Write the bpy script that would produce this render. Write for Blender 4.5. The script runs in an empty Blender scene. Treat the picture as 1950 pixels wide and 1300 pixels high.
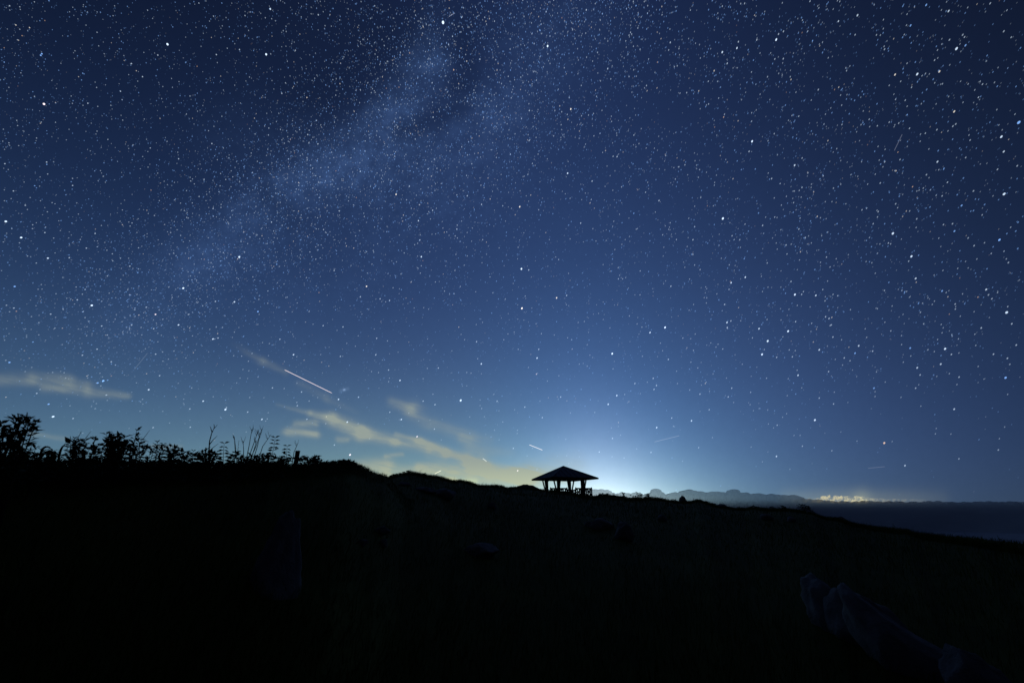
import bpy, bmesh, math, random
import numpy as np
from mathutils import Vector, Matrix, noise as mnoise

random.seed(7)
rng = np.random.default_rng(11)
SC = bpy.context.scene
COL = SC.collection
R = math.radians

# ------------------------------------------------------------------ camera
EYE = 1.5
FOC = 820.0                       # focal length in pixels of the 1950 px wide photograph
PITCH = math.atan(310 / FOC)
cp, sp = math.cos(PITCH), math.sin(PITCH)
cam = bpy.data.cameras.new('camera')
cam.sensor_width = 36.0
cam.lens = FOC / 1950 * 36.0
cam.clip_start, cam.clip_end = 0.05, 90000.0
cam.dof.use_dof = True
cam.dof.focus_distance = 90.0
cam.dof.aperture_fstop = 2.4
camo = bpy.data.objects.new('camera', cam)
COL.objects.link(camo)
camo.location = (0, 0, EYE)
camo.rotation_euler = (math.pi / 2 + PITCH, 0, 0)
SC.camera = camo

SC.view_settings.view_transform = 'Standard'
SC.view_settings.look = 'None'
SC.view_settings.exposure = 0.0
SC.view_settings.gamma = 1.0
SC.view_settings.use_curve_mapping = False
SC.render.engine = 'CYCLES'
SC.cycles.use_denoising = True
SC.cycles.use_adaptive_sampling = False
SC.cycles.max_bounces = 5
SC.cycles.transparent_max_bounces = 8
SC.cycles.sample_clamp_indirect = 1.0


def ray(x, y):
    """Direction of the view through pixel x, y of the 1950 x 1300 photograph."""
    X = (x - 975) / FOC
    Y = (650 - y) / FOC
    return Vector((X, cp - Y * sp, sp + Y * cp))


def at(x, y, r):
    """Point seen at that pixel, at horizontal distance r from the camera."""
    d = ray(x, y)
    return Vector((0, 0, EYE)) + d * (r / math.hypot(d.x, d.y))


def az_of(x, y):
    d = ray(x, y)
    return math.degrees(math.atan2(d.x, d.y))


def tan_el(x, y):
    d = ray(x, y)
    return d.z / math.hypot(d.x, d.y)


def depth_of(P):
    return P.y * cp + (P.z - EYE) * sp


# ------------------------------------------------------------------ night sky (world)
class NG:
    def __init__(self, nt):
        self.nt = nt

    def n(self, t):
        return self.nt.nodes.new(t)

    def put(self, s, v):
        if isinstance(v, bpy.types.NodeSocket):
            self.nt.links.new(v, s)
        else:
            s.default_value = v

    def m(self, op, a, b=None, c=None, clamp=False):
        nd = self.n('ShaderNodeMath')
        nd.operation = op
        nd.use_clamp = clamp
        self.put(nd.inputs[0], a)
        if b is not None:
            self.put(nd.inputs[1], b)
        if c is not None:
            self.put(nd.inputs[2], c)
        return nd.outputs[0]

    def v(self, op, a, b=None, s=None):
        nd = self.n('ShaderNodeVectorMath')
        nd.operation = op
        self.put(nd.inputs[0], a)
        if b is not None:
            self.put(nd.inputs[1], b)
        if s is not None:
            self.put(nd.inputs['Scale'], s)
        return nd.outputs['Value'] if op in ('DOT_PRODUCT', 'LENGTH') else nd.outputs['Vector']

    def mul(self, a, b): return self.m('MULTIPLY', a, b)
    def add(self, a, b): return self.m('ADD', a, b)
    def sub(self, a, b): return self.m('SUBTRACT', a, b)

    def xyz(self, x, y, z):
        nd = self.n('ShaderNodeCombineXYZ')
        for i, q in enumerate((x, y, z)):
            self.put(nd.inputs[i], q)
        return nd.outputs[0]

    def noise(self, vec, scale=1.0, detail=3.0, rough=0.55, color=False, dist=0.0):
        nd = self.n('ShaderNodeTexNoise')
        self.put(nd.inputs['Vector'], vec)
        nd.inputs['Scale'].default_value = scale
        nd.inputs['Detail'].default_value = detail
        nd.inputs['Roughness'].default_value = rough
        nd.inputs['Distortion'].default_value = dist
        return nd.outputs['Color'] if color else nd.outputs['Fac']

    def remap(self, v, a, b, c=0.0, d=1.0, smooth=True):
        nd = self.n('ShaderNodeMapRange')
        nd.interpolation_type = 'SMOOTHSTEP' if smooth else 'LINEAR'
        self.put(nd.inputs[0], v)
        for i, q in enumerate((a, b, c, d)):
            self.put(nd.inputs[i + 1], q)
        return nd.outputs[0]

    def exp(self, a):
        return self.m('EXPONENT', a)


def build_world():
    w = bpy.data.worlds.new('World')
    SC.world = w
    w.use_nodes = True
    nt = w.node_tree
    nt.nodes.clear()
    g = NG(nt)
    geo = g.n('ShaderNodeTexCoord').outputs['Generated']
    d = g.v('NORMALIZE', geo)
    sep = g.n('ShaderNodeSeparateXYZ')
    nt.links.new(d, sep.inputs[0])
    dx, dy, dz = sep.outputs
    el = g.m('MAXIMUM', g.mul(g.m('ARCSINE', dz), 57.29578), 0.0)
    hlen = g.m('MAXIMUM', g.m('SQRT', g.add(g.mul(dx, dx), g.mul(dy, dy))), 1e-4)
    hx, hy = g.m('DIVIDE', dx, hlen), g.m('DIVIDE', dy, hlen)
    # light domes of the towns beyond the horizon + airglow: (sharpness in azimuth, azimuth, height, colour)
    AG = 10.5
    lobes = [
        (1.5, AG, 80, (0.0039, 0.0054, 0.004)),
        (4, AG, 60, (0.0120, 0.0285, 0.1330)),
        (4, AG, 25, (0.0185, 0.0600, 0.1320)),
        (8, AG, 15, (0.0640, 0.0810, 0.1650)),
        (20, AG, 10, (0.0116, 0.1200, 0.1500)),
        (60, AG, 7, (0.0200, 0.0500, 0.2800)),
        (60, AG, 3, (0.6000, 0.8200, 0.6500)),
        (200, AG, 3.5, (0.3700, 0.3300, 0.4200)),
        (10, -10, 6, (0.1500, 0.2300, 0.0)),
        (4, -45, 7, (0.1090, 0.2000, 0.0200)),
        (4, -45, 16, (0.0330, 0.0920, 0.3350)),
    ]
    total = g.xyz(0.0016, 0.0021, 0.0065)
    cosd = {}
    for k, a, h, c in lobes:
        if a not in cosd:
            ca, sa = math.cos(R(a)), math.sin(R(a))
            cosd[a] = g.sub(g.add(g.mul(hx, sa), g.mul(hy, ca)), 1.0)
        f = g.exp(g.sub(g.mul(cosd[a], k), g.mul(el, 1.0 / h)))
        total = g.v('ADD', total, g.v('SCALE', g.xyz(*c), s=f))
    ext = g.exp(g.mul(el, -1 / 4.5))
    total = g.v('MULTIPLY', total, g.xyz(1.0, g.sub(1.0, g.mul(ext, 0.12)), g.sub(1.0, g.mul(ext, 0.30))))

    # gnomonic sky chart around a fixed direction of the sky (azimuth 0, elevation 20.7 degrees)
    q = g.v('DOT_PRODUCT', d, (0, cp, sp))
    front = g.remap(q, 0.12, 0.3)
    qd = g.m('MAXIMUM', q, 0.05)
    u = g.m('DIVIDE', dx, qd)
    vv = g.m('DIVIDE', g.v('DOT_PRODUCT', d, (0, -sp, cp)), qd)
    P = g.xyz(u, vv, 0.0)

    def C(x, y):
        return ((x - 975) / FOC, (650 - y) / FOC, 0.0)

    def strand(Pw, a, b, w0, w1, i0, i1):
        """Soft capsule between two chart points; widths in photo pixels."""
        A, B = Vector(C(*a)), Vector(C(*b))
        ab = B - A
        pa = g.v('SUBTRACT', Pw, tuple(A))
        h = g.m('MULTIPLY', g.v('DOT_PRODUCT', pa, tuple(ab)), 1.0 / ab.dot(ab), clamp=True)
        dist = g.v('LENGTH', g.v('SUBTRACT', pa, g.v('SCALE', tuple(ab), s=h)))
        wd = g.m('MULTIPLY_ADD', h, (w1 - w0) / FOC, w0 / FOC)
        t = g.m('DIVIDE', dist, wd)
        f = g.exp(g.mul(g.mul(t, t), -1.0))
        return g.mul(f, g.m('MULTIPLY_ADD', h, i1 - i0, i0))

    def strands(Pw, lst):
        acc = None
        for s in lst:
            f = strand(Pw, *s)
            acc = f if acc is None else g.add(acc, f)
        return acc

    # Milky Way
    wn = g.noise(P, 5.0, 4.0, 0.55, color=True)
    Pm = g.v('ADD', P, g.v('SCALE', g.v('SUBTRACT', wn, (0.5, 0.5, 0.5)), s=0.11))
    mw = strands(Pm, [
        ((250, 600), (390, 480), 70, 70, 0.30, 0.55),
        ((390, 480), (520, 385), 62, 60, 0.6, 0.85),
        ((520, 385), (650, 310), 60, 66, 0.75, 0.85),
        ((650, 310), (745, 235), 66, 55, 0.85, 0.95),
        ((745, 235), (815, 110), 46, 40, 0.85, 1.2),
        ((815, 110), (840, 20), 34, 36, 0.8, 0.3),
        ((760, 330), (930, 210), 90, 85, 0.45, 0.5),
        ((930, 210), (1080, 40), 75, 95, 0.5, 0.45),
        ((560, 240), (420, 260), 60, 60, 0.25, 0.2),
        ((560, 520), (880, 330), 130, 150, 0.30, 0.45)])
    cl = g.noise(P, 9.0, 6.0, 0.65)
    cl2 = g.noise(P, 27.0, 5.0, 0.7)
    clf = g.mul(g.remap(cl, 0.34, 0.68, 0.68, 1.20), g.remap(cl2, 0.3, 0.7, 0.62, 1.36))
    rift = strands(Pm, [((600, 170), (750, 70), 75, 60, 0.6, 0.5),
                        ((880, 140), (880, 60), 34, 40, 0.75, 0.6),
                        ((520, 385), (560, 430), 30, 30, 0.5, 0.4),
                        ((770, 250), (880, 200), 22, 26, 0.5, 0.6)])
    mwf = g.mul(g.mul(g.mul(mw, clf), g.m('MAXIMUM', g.sub(1.0, rift), 0.0)), front)
    total = g.v('ADD', total, g.v('SCALE', g.xyz(0.0105, 0.0215, 0.050), s=mwf))
    total = g.v('SCALE', total, s=g.sub(1.0, g.mul(g.mul(rift, 0.22), front)))
    fine = g.noise(P, 46.0, 4.0, 0.7)
    total = g.v('SCALE', total, s=g.m('MULTIPLY_ADD', fine, 0.10, 0.95))
    # neighbour galaxy: a small soft oval
    gal = strands(P, [((649, 744), (662, 740), 3.2, 3.2, 0.08, 0.08), ((655, 742), (656, 741.7), 1.8, 1.8, 0.40, 0.40)])
    total = g.v('ADD', total, g.v('SCALE', g.xyz(0.35, 0.5, 0.75), s=g.mul(gal, front)))

    # thin cirrus lit from the town below
    w2 = g.noise(P, 11.0, 5.0, 0.6, color=True)
    Pc = g.v('ADD', P, g.v('MULTIPLY', g.v('SUBTRACT', w2, (0.5, 0.5, 0.5)), (0.028, 0.013, 0.0)))
    S = [
        # long sinuous streak with its thin tail
        ((525, 770), (590, 787), 3, 5, .10, .30), ((590, 787), (632, 797), 6, 11, .35, .75),
        ((632, 797), (690, 822), 12, 13, .92, .98), ((690, 822), (755, 840), 11, 9, 1.0, .90),
        ((755, 840), (815, 857), 9, 7, .75, .5),
        # second streak below right
        ((755, 825), (800, 840), 4, 6, .50, .80), ((800, 840), (850, 861), 7, 7, .92, .88),
        ((850, 861), (892, 876), 7, 9, .88, .80), ((892, 876), (925, 890), 10, 14, .7, .7),
        ((820, 862), (845, 872), 12, 10, .35, .35),
        # fan of faint cirrus
        ((745, 764), (785, 780), 9, 12, .28, .45), ((785, 780), (815, 805), 13, 14, .40, .22),
        ((830, 808), (895, 832), 12, 13, .18, .26), ((880, 835), (930, 838), 10, 9, .25, .12),
        ((895, 857), (970, 862), 14, 10, .22, .12), ((915, 873), (925, 878), 9, 7, .35, .25),
        # small separate puffs
        ((548, 821), (600, 826), 8, 7, .65, .62), ((560, 806), (600, 806), 6, 7, .35, .55),
        ((644, 837), (664, 837), 6, 5, .38, .34), ((732, 868), (768, 865), 4, 4, .50, .5),
        # low glowing sheets over the ridge
        ((680, 890), (735, 889), 12, 16, .85, .75), ((735, 905), (860, 905), 15, 18, .75, .9),
        ((800, 888), (900, 893), 8, 10, .70, .90), ((900, 893), (1000, 902), 13, 15, .95, .85),
        ((860, 915), (1010, 915), 15, 16, .85, .75), ((1000, 902), (1090, 890), 20, 24, .7, .3), ((1010, 915), (1110, 912), 18, 20, .55, .2),
        # left clouds
        ((-60, 722), (60, 720), 13, 11, .24, .32), ((60, 720), (130, 726), 11, 13, .32, .30),
        ((80, 738), (165, 740), 8, 12, .26, .38), ((165, 746), (245, 754), 9, 6, .36, .36),
        ((60, 827), (130, 836), 6, 5, .30, .26), ((290, 849), (345, 851), 4, 4, .25, .2),
        # long faint contrail
        ((445, 655), (500, 688), 6, 7, .03, .15), ((500, 688), (545, 710), 7, 6, .15, .13),
        ((570, 730), (625, 757), 7, 7, .12, .16), ((625, 757), (680, 785), 7, 6, .14, .03),
    ]
    ci = strands(Pc, S)
    ca, sa = math.cos(R(-14)), math.sin(R(-14))
    fu = g.add(g.mul(u, ca), g.mul(vv, sa))
    fv = g.sub(g.mul(vv, ca), g.mul(u, sa))
    fib = g.noise(g.xyz(g.mul(fu, 9.0), g.mul(fv, 60.0), 0.3), 1.0, 5.0, 0.6)
    fib2 = g.noise(g.xyz(g.mul(fu, 4.0), g.mul(fv, 26.0), 1.7), 1.0, 5.0, 0.62)
    ci = g.mul(ci, g.mul(g.remap(fib, 0.28, 0.68, 0.55, 1.2), g.remap(fib2, 0.30, 0.66, 0.55, 1.15)))
    ci = g.mul(g.m('MINIMUM', ci, 0.92), front)
    lowf = g.remap(el, 1.5, 6.0)
    ncol = g.n('ShaderNodeMix')
    ncol.data_type = 'RGBA'
    nt.links.new(lowf, ncol.inputs['Factor'])
    ncol.inputs['A'].default_value = (0.50, 0.545, 0.36, 1)
    ncol.inputs['B'].default_value = (0.315, 0.365, 0.325, 1)
    mix = g.n('ShaderNodeMix')
    mix.data_type = 'RGBA'
    nt.links.new(ci, mix.inputs['Factor'])
    nt.links.new(total, mix.inputs['A'])
    nt.links.new(ncol.outputs['Result'], mix.inputs['B'])
    total = mix.outputs['Result']
    # bright yellow core low over the ridge
    yc = strands(Pc, [((840, 922), (905, 916), 10, 6, .9, .6)])
    total = g.v('ADD', total, g.v('SCALE', g.xyz(0.20, 0.20, 0.03), s=g.mul(yc, front)))

    # town-lit cumulus far off at the right, just above the cloud bank
    n1 = g.noise(P, 62.0, 4.0, 0.6)
    amp = strands(P, [((1520, 953), (1580, 953), 26, 26, 3, 7), ((1580, 953), (1625, 953), 20, 28, 9, 6),
                      ((1640, 953), (1740, 953), 34, 40, 5, 3)])
    top = g.add(g.mul(amp, g.sub(g.mul(n1, 1.9), 0.30)), 2.0)
    yy = g.mul(g.sub(vv, C(0, 953)[1]), FOC)
    lit = g.remap(g.sub(top, yy), -0.8, 1.4)
    lit = g.mul(g.mul(lit, g.remap(amp, 1.0, 11.0)), g.remap(yy, -6.0, -2.0))
    n2 = g.noise(P, 120.0, 3.0, 0.6)
    lit = g.mul(g.mul(lit, g.remap(n2, 0.38, 0.64, 0.10, 1.0)), front)
    mix2 = g.n('ShaderNodeMix')
    mix2.data_type = 'RGBA'
    nt.links.new(lit, mix2.inputs['Factor'])
    nt.links.new(total, mix2.inputs['A'])
    mix2.inputs['B'].default_value = (0.50, 0.46, 0.32, 1)
    total = mix2.outputs['Result']
    halo = strands(P, [((1500, 948), (1640, 948), 16, 17, .6, 1.0), ((1640, 950), (1790, 950), 17, 18, .9, .25)])
    total = g.v('ADD', total, g.v('SCALE', g.xyz(0.075, 0.072, 0.03), s=g.mul(halo, front)))

    bg = g.n('ShaderNodeBackground')
    nt.links.new(total, bg.inputs['Color'])
    bg.inputs['Strength'].default_value = 1.0
    out = g.n('ShaderNodeOutputWorld')
    nt.links.new(bg.outputs[0], out.inputs['Surface'])
    w.cycles.sampling_method = 'MANUAL'
    w.cycles.sample_map_resolution = 512


build_world()

# ------------------------------------------------------------------ helpers


def new_obj(name, me, mat=None, parent=None, kind=None):
    o = bpy.data.objects.new(name, me)
    COL.objects.link(o)
    if mat is not None and me is not None and not me.materials:
        me.materials.append(mat)
    if parent is not None:
        o.parent = parent
    if kind:
        o['kind'] = kind
    return o


def tag(o, label, cat, group=None):
    o['label'] = label
    o['category'] = cat
    if group:
        o['group'] = group
    return o


def empty(name, loc, label, cat, group=None, rz=0.0):
    o = bpy.data.objects.new(name, None)
    COL.objects.link(o)
    o.empty_display_size = 0.2
    o.location = loc
    o.rotation_euler = (0, 0, rz)
    return tag(o, label, cat, group)


def mesh_np(name, V, faces3=None, faces4=None, smooth=False):
    """Fast mesh from numpy arrays of vertices, triangles and quads."""
    me = bpy.data.meshes.new(name)
    V = np.asarray(V, np.float32).reshape(-1, 3)
    f3 = np.zeros((0, 3), np.int32) if faces3 is None else np.asarray(faces3, np.int32).reshape(-1, 3)
    f4 = np.zeros((0, 4), np.int32) if faces4 is None else np.asarray(faces4, np.int32).reshape(-1, 4)
    me.vertices.add(len(V))
    me.vertices.foreach_set('co', V.ravel())
    loops = np.concatenate([f3.ravel(), f4.ravel()])
    me.loops.add(len(loops))
    me.loops.foreach_set('vertex_index', loops)
    tot = np.concatenate([np.full(len(f3), 3), np.full(len(f4), 4)]).astype(np.int32)
    start = np.concatenate([[0], np.cumsum(tot)[:-1]]).astype(np.int32) if len(tot) else tot
    me.polygons.add(len(tot))
    me.polygons.foreach_set('loop_start', start)
    me.polygons.foreach_set('loop_total', tot)
    if smooth:
        me.polygons.foreach_set('use_smooth', np.ones(len(tot), bool))
    me.update(calc_edges=True)
    me.validate()
    return me


class MB:
    """Collects shapes into one mesh."""

    def __init__(self):
        self.v, self.f = [], []

    def box(self, c, s, rot=None):
        c = Vector(c)
        n = len(self.v)
        for k in range(8):
            q = Vector(((1 if k & 1 else -1) * s[0] / 2, (1 if k & 2 else -1) * s[1] / 2, (1 if k & 4 else -1) * s[2] / 2))
            if rot is not None:
                q = rot @ q
            self.v.append(tuple(c + q))
        for f in ((0, 2, 3, 1), (4, 5, 7, 6), (0, 1, 5, 4), (2, 6, 7, 3), (0, 4, 6, 2), (1, 3, 7, 5)):
            self.f.append(tuple(n + i for i in f))
        return self

    def bar(self, a, b, w, h):
        """Square timber between two points."""
        a, b = Vector(a), Vector(b)
        z = (b - a).normalized()
        up = Vector((0, 0, 1)) if abs(z.z) < 0.95 else Vector((0, 1, 0))
        x = up.cross(z).normalized()
        y = z.cross(x)
        rot = Matrix((x, y, z)).transposed()
        return self.box((a + b) / 2, (w, h, (b - a).length), rot)

    def tube(self, pts, rads, n=5):
        base = len(self.v)
        pts = [Vector(p) for p in pts]
        for i, p in enumerate(pts):
            t = (pts[min(i + 1, len(pts) - 1)] - pts[max(i - 1, 0)]).normalized()
            ref = Vector((1, 0, 0)) if abs(t.x) < 0.8 else Vector((0, 1, 0))
            x = t.cross(ref).normalized()
            y = t.cross(x)
            for k in range(n):
                a = 2 * math.pi * k / n
                self.v.append(tuple(p + (x * math.cos(a) + y * math.sin(a)) * rads[i]))
        for i in range(len(pts) - 1):
            for k in range(n):
                a, b = base + i * n + k, base + i * n + (k + 1) % n
                self.f.append((a, b, b + n, a + n))
        self.f.append(tuple(base + k for k in range(n))[::-1])
        self.f.append(tuple(base + (len(pts) - 1) * n + k for k in range(n)))
        return self

    def leaf(self, p, d, nrm, L, W):
        """Folded pointed leaf of length L along d."""
        p, d = Vector(p), Vector(d).normalized()
        side = d.cross(Vector(nrm))
        if side.length < 1e-3:
            side = d.cross(Vector((0.3, 1, 0.2)))
        side.normalize()
        up = side.cross(d)
        n = len(self.v)
        m = p + d * L * 0.42
        self.v += [tuple(p), tuple(m + side * W / 2 + up * W * 0.18), tuple(m), tuple(m - side * W / 2 + up * W * 0.18),
                   tuple(p + d * L - up * L * 0.12)]
        self.f += [(n, n + 2, n + 1), (n, n + 3, n + 2), (n + 1, n + 2, n + 4), (n + 2, n + 3, n + 4)]
        return self

    def mesh(self, name, smooth=False):
        me = bpy.data.meshes.new(name)
        me.from_pydata(self.v, [], self.f)
        if smooth:
            me.polygons.foreach_set('use_smooth', [True] * len(me.polygons))
        me.update()
        return me

    def build(self, name, mat, parent=None, smooth=False, kind=None):
        return new_obj(name, self.mesh(name, smooth), mat, parent, kind)


def material(name, c1, c2, scale=4.0, rough=0.9, detail=5.0, bump=0.0, spec=0.2, stretch=None):
    m = bpy.data.materials.new(name)
    m.use_nodes = True
    nt = m.node_tree
    b = nt.nodes['Principled BSDF']
    g = NG(nt)
    co = g.n('ShaderNodeTexCoord').outputs['Object']
    if stretch:
        co = g.v('MULTIPLY', co, stretch)
    f = g.noise(co, scale, detail, 0.6)
    r = g.n('ShaderNodeValToRGB')
    r.color_ramp.elements[0].position, r.color_ramp.elements[1].position = 0.3, 0.7
    r.color_ramp.elements[0].color = (*c1, 1)
    r.color_ramp.elements[1].color = (*c2, 1)
    nt.links.new(f, r.inputs[0])
    nt.links.new(r.outputs[0], b.inputs['Base Color'])
    b.inputs['Roughness'].default_value = rough
    b.inputs['Specular IOR Level'].default_value = spec
    if bump:
        bn = g.n('ShaderNodeBump')
        bn.inputs['Strength'].default_value = bump
        bn.inputs['Distance'].default_value = 0.02
        nt.links.new(g.noise(co, scale * 5, 6.0, 0.65), bn.inputs['Height'])
        nt.links.new(bn.outputs[0], b.inputs['Normal'])
    return m


M_GROUND = material('hill_turf', (0.048, 0.056, 0.006), (0.090, 0.102, 0.012), 0.8, bump=0.6, spec=0.05)
M_GRASS = material('grass_blades', (0.070, 0.098, 0.004), (0.120, 0.150, 0.010), 0.7, rough=0.8, spec=0.1)
M_LEAF = material('shrub_leaves', (0.028, 0.045, 0.016), (0.055, 0.080, 0.030), 6.0, rough=0.6, spec=0.15)
M_STEM = material('plant_stems', (0.035, 0.028, 0.018), (0.070, 0.055, 0.035), 12.0, spec=0.1)
M_DRY = material('dry_stalks', (0.06, 0.05, 0.03), (0.10, 0.085, 0.05), 12.0, spec=0.1)
M_ROCK = material('grey_limestone', (0.16, 0.158, 0.145), (0.33, 0.325, 0.30), 2.6, bump=0.9, detail=8, spec=0.2)
M_WOOD = material('weathered_timber', (0.050, 0.035, 0.026), (0.095, 0.068, 0.050), 3.0, bump=0.4, stretch=(6, 6, 0.8))
M_ROOF = material('dark_roof_sheet', (0.030, 0.030, 0.036), (0.055, 0.055, 0.064), 2.0, rough=0.55, bump=0.3, spec=0.3)
M_STONE = material('floor_concrete', (0.10, 0.10, 0.10), (0.18, 0.18, 0.18), 3.0, bump=0.3)


def emit_material(name, attribute=None, color=(1, 1, 1), strength=1.0):
    m = bpy.data.materials.new(name)
    m.use_nodes = True
    nt = m.node_tree
    nt.nodes.clear()
    e = nt.nodes.new('ShaderNodeEmission')
    o = nt.nodes.new('ShaderNodeOutputMaterial')
    tr = nt.nodes.new('ShaderNodeBsdfTransparent')       # the sky stays visible behind a point of light
    ad = nt.nodes.new('ShaderNodeAddShader')
    nt.links.new(e.outputs[0], ad.inputs[0])
    nt.links.new(tr.outputs[0], ad.inputs[1])
    nt.links.new(ad.outputs[0], o.inputs[0])
    e.inputs['Strength'].default_value = strength
    if attribute == 'object':
        i = nt.nodes.new('ShaderNodeObjectInfo')
        nt.links.new(i.outputs['Color'], e.inputs['Color'])
    elif attribute:
        a = nt.nodes.new('ShaderNodeAttribute')
        a.attribute_name = attribute
        nt.links.new(a.outputs['Color'], e.inputs['Color'])
    else:
        e.inputs['Color'].default_value = (*color, 1)
    m.cycles.emission_sampling = 'NONE'
    return m


def fbm(x, y, octs=((1.0, 1.0),), seed=0):
    """Cheap smooth value noise from rotated sines, vectorised."""
    r = np.random.default_rng(seed)
    out = np.zeros_like(x, dtype=float)
    for f, a in octs:
        s = np.zeros_like(out)
        for _ in range(5):
            t = r.uniform(0, 2 * np.pi)
            k = f * r.uniform(0.7, 1.4)
            s += np.sin(k * (x * np.cos(t) + y * np.sin(t)) + r.uniform(0, 6.28))
        out += a * s / 5 * 1.3
    return out


# ------------------------------------------------------------------ hill terrain
# skyline of the open slope: pixel x, pixel y, distance of the crest
SKY = [(-900, 950, 18), (-200, 925, 18), (300, 918, 20), (600, 914, 21), (700, 911, 21), (735, 909, 21), (745, 905, 22), (762, 900.5, 22),
       (780, 898.5, 23), (793, 901, 24), (812, 905.5, 25), (830, 908, 26), (848, 913, 28), (862, 917, 30), (876, 916, 31),
       (888, 918, 32), (899, 921, 33), (912, 925, 34), (937, 925, 36), (956, 927, 38), (964, 930, 40), (980, 928.5, 42),
       (1000, 930, 43), (1023, 931.5, 44), (1046, 934, 44), (1065, 935, 44), (1084, 937, 44), (1096, 941, 44), (1112, 945, 44),
       (1132, 947, 44), (1160, 945, 44), (1176, 946.5, 44), (1198, 951.5, 44), (1212, 951, 44), (1241, 949.5, 44),
       (1268, 952.5, 44), (1288, 956, 44), (1317, 956, 44), (1327, 953, 44), (1342, 956.5, 43), (1358, 962, 42),
       (1371, 964.5, 42), (1389, 967.5, 41), (1401, 969, 41), (1416, 970, 41), (1432, 967.5, 40), (1443, 968.5, 40),
       (1463, 971, 39), (1503, 971, 38), (1545, 977, 36), (1571, 987, 35), (1597, 989, 34), (1623, 998, 33),
       (1662, 1005.5, 32), (1691, 1009.5, 31), (1728, 1013, 30), (1749, 1020.5, 29), (1780, 1025, 28), (1832, 1032, 27),
       (1866, 1036, 26), (1898, 1042, 26), (1924, 1045, 25), (1950, 1050, 25), (2200, 1100, 24), (2700, 1220, 24)]
# overgrown bank close by on the left
BANK = [(-900, 905, 6.0), (-200, 893, 6.2), (0, 889, 6.3), (300, 890, 6.5), (520, 889, 6.8), (560, 888, 7.2), (600, 887, 7.6),
        (640, 885, 8.2), (660, 884, 8.6), (672, 886, 8.9), (684, 891, 9.4), (701, 897, 10.2), (716, 903.5, 11),
        (735, 908, 11.6), (745, 918, 12), (770, 950, 12), (820, 1010, 12), (950, 1140, 11)]


def table(rows):
    a = np.array([az_of(x, y) for x, y, r in rows])
    return a, np.array([tan_el(x, y) for x, y, r in rows]), np.array([r for x, y, r in rows], float)


SA, ST, SR = table(SKY)
BA, BT, BR = table(BANK)
SA = np.concatenate([[-180], SA, [180]])
ST = np.concatenate([[-0.06], ST, [-0.06]])
SR = np.concatenate([[24], SR, [24]])
BA = np.concatenate([[-180, -110], BA, [75, 180]])
BT = np.concatenate([[-1.0, -0.1], BT, [-1.5, -1.5]])
BR = np.concatenate([[6, 6], BR, [8, 8]])
GZ = Vector((6.28, 54.5, 2.3))       # gazebo floor centre


def ground_z(x, y):
    x, y = np.asarray(x, float), np.asarray(y, float)
    r = np.hypot(x, y)
    az = np.degrees(np.arctan2(x, y))
    rs, te = np.interp(az, SA, SR), np.interp(az, SA, ST)
    zs = EYE + rs * te
    dd = np.maximum(r - rs, 0)
    z = np.where(r <= rs, zs * r / rs, zs - 0.035 * np.minimum(dd, 16) - 0.36 * np.maximum(dd - 16, 0))
    rb, tb = np.interp(az, BA, BR), np.interp(az, BA, BT)
    zb = EYE + rb * tb
    zb_ = np.where(r <= rb, zb * (r / rb), zb - 0.16 * (r - rb) - 0.05 * (r - rb) ** 2)
    z = np.maximum(z, zb_)
    bump = fbm(x, y, ((0.9, 0.035), (2.6, 0.018)), 3) + fbm(x, y, ((0.25, 0.16), (0.6, 0.07)), 5) * np.clip((rs - r) / 12, 0, 1)
    z = z + bump * np.clip((r - 2) / 16, 0.08, 1)
    g = np.clip((7.0 - np.hypot(x - GZ.x, y - GZ.y)) / 2.2, 0, 1)
    g = g * g * (3 - 2 * g)
    return z * (1 - g) + GZ.z * g


def gz(x, y):
    return float(ground_z(np.array([x]), np.array([y]))[0])


def hit(x, y, rmax=70):
    """Where the view through a pixel meets the hill."""
    d = ray(x, y)
    h = math.hypot(d.x, d.y)
    rr = np.geomspace(1.0, rmax, 900)
    X, Y, Z = d.x / h * rr, d.y / h * rr, EYE + d.z / h * rr
    G = ground_z(X, Y)
    k = np.nonzero(G >= Z)[0]
    k = k[0] if len(k) else len(rr) - 1
    return Vector((X[k], Y[k], G[k])), float(rr[k])


def polar_sheet(name, azs, rs, zf, mat, kind, smooth=True, wrap=False):
    A, Rr = np.meshgrid(np.radians(azs), rs)
    X, Y = Rr * np.sin(A), Rr * np.cos(A)
    Z = zf(X, Y, A, Rr)
    V = np.stack([X, Y, Z], -1).reshape(-1, 3)
    na, nr = len(azs), len(rs)
    i, j = np.meshgrid(np.arange(na - (0 if wrap else 1)), np.arange(nr - 1))
    a = j * na + i
    b = j * na + (i + 1) % na
    F = np.stack([a, b, b + na, a + na], -1).reshape(-1, 4)[:, ::-1]
    me = mesh_np(name, V, faces4=F, smooth=smooth)
    return new_obj(name, me, mat, None, kind)


azs = np.concatenate([np.arange(-180, -64, 2.0), np.arange(-64, 64, 0.2), np.arange(64, 180, 2.0)])
polar_sheet('ground', azs, np.concatenate([[0.01], np.geomspace(0.3, 700, 215)]), lambda X, Y, A, Rr: ground_z(X, Y), M_GROUND, 'structure', wrap=True)

# far hill just left of the gazebo
hm = material('far_hill_slopes', (0.030, 0.038, 0.030), (0.045, 0.052, 0.042), 0.05, spec=0.0)


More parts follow.
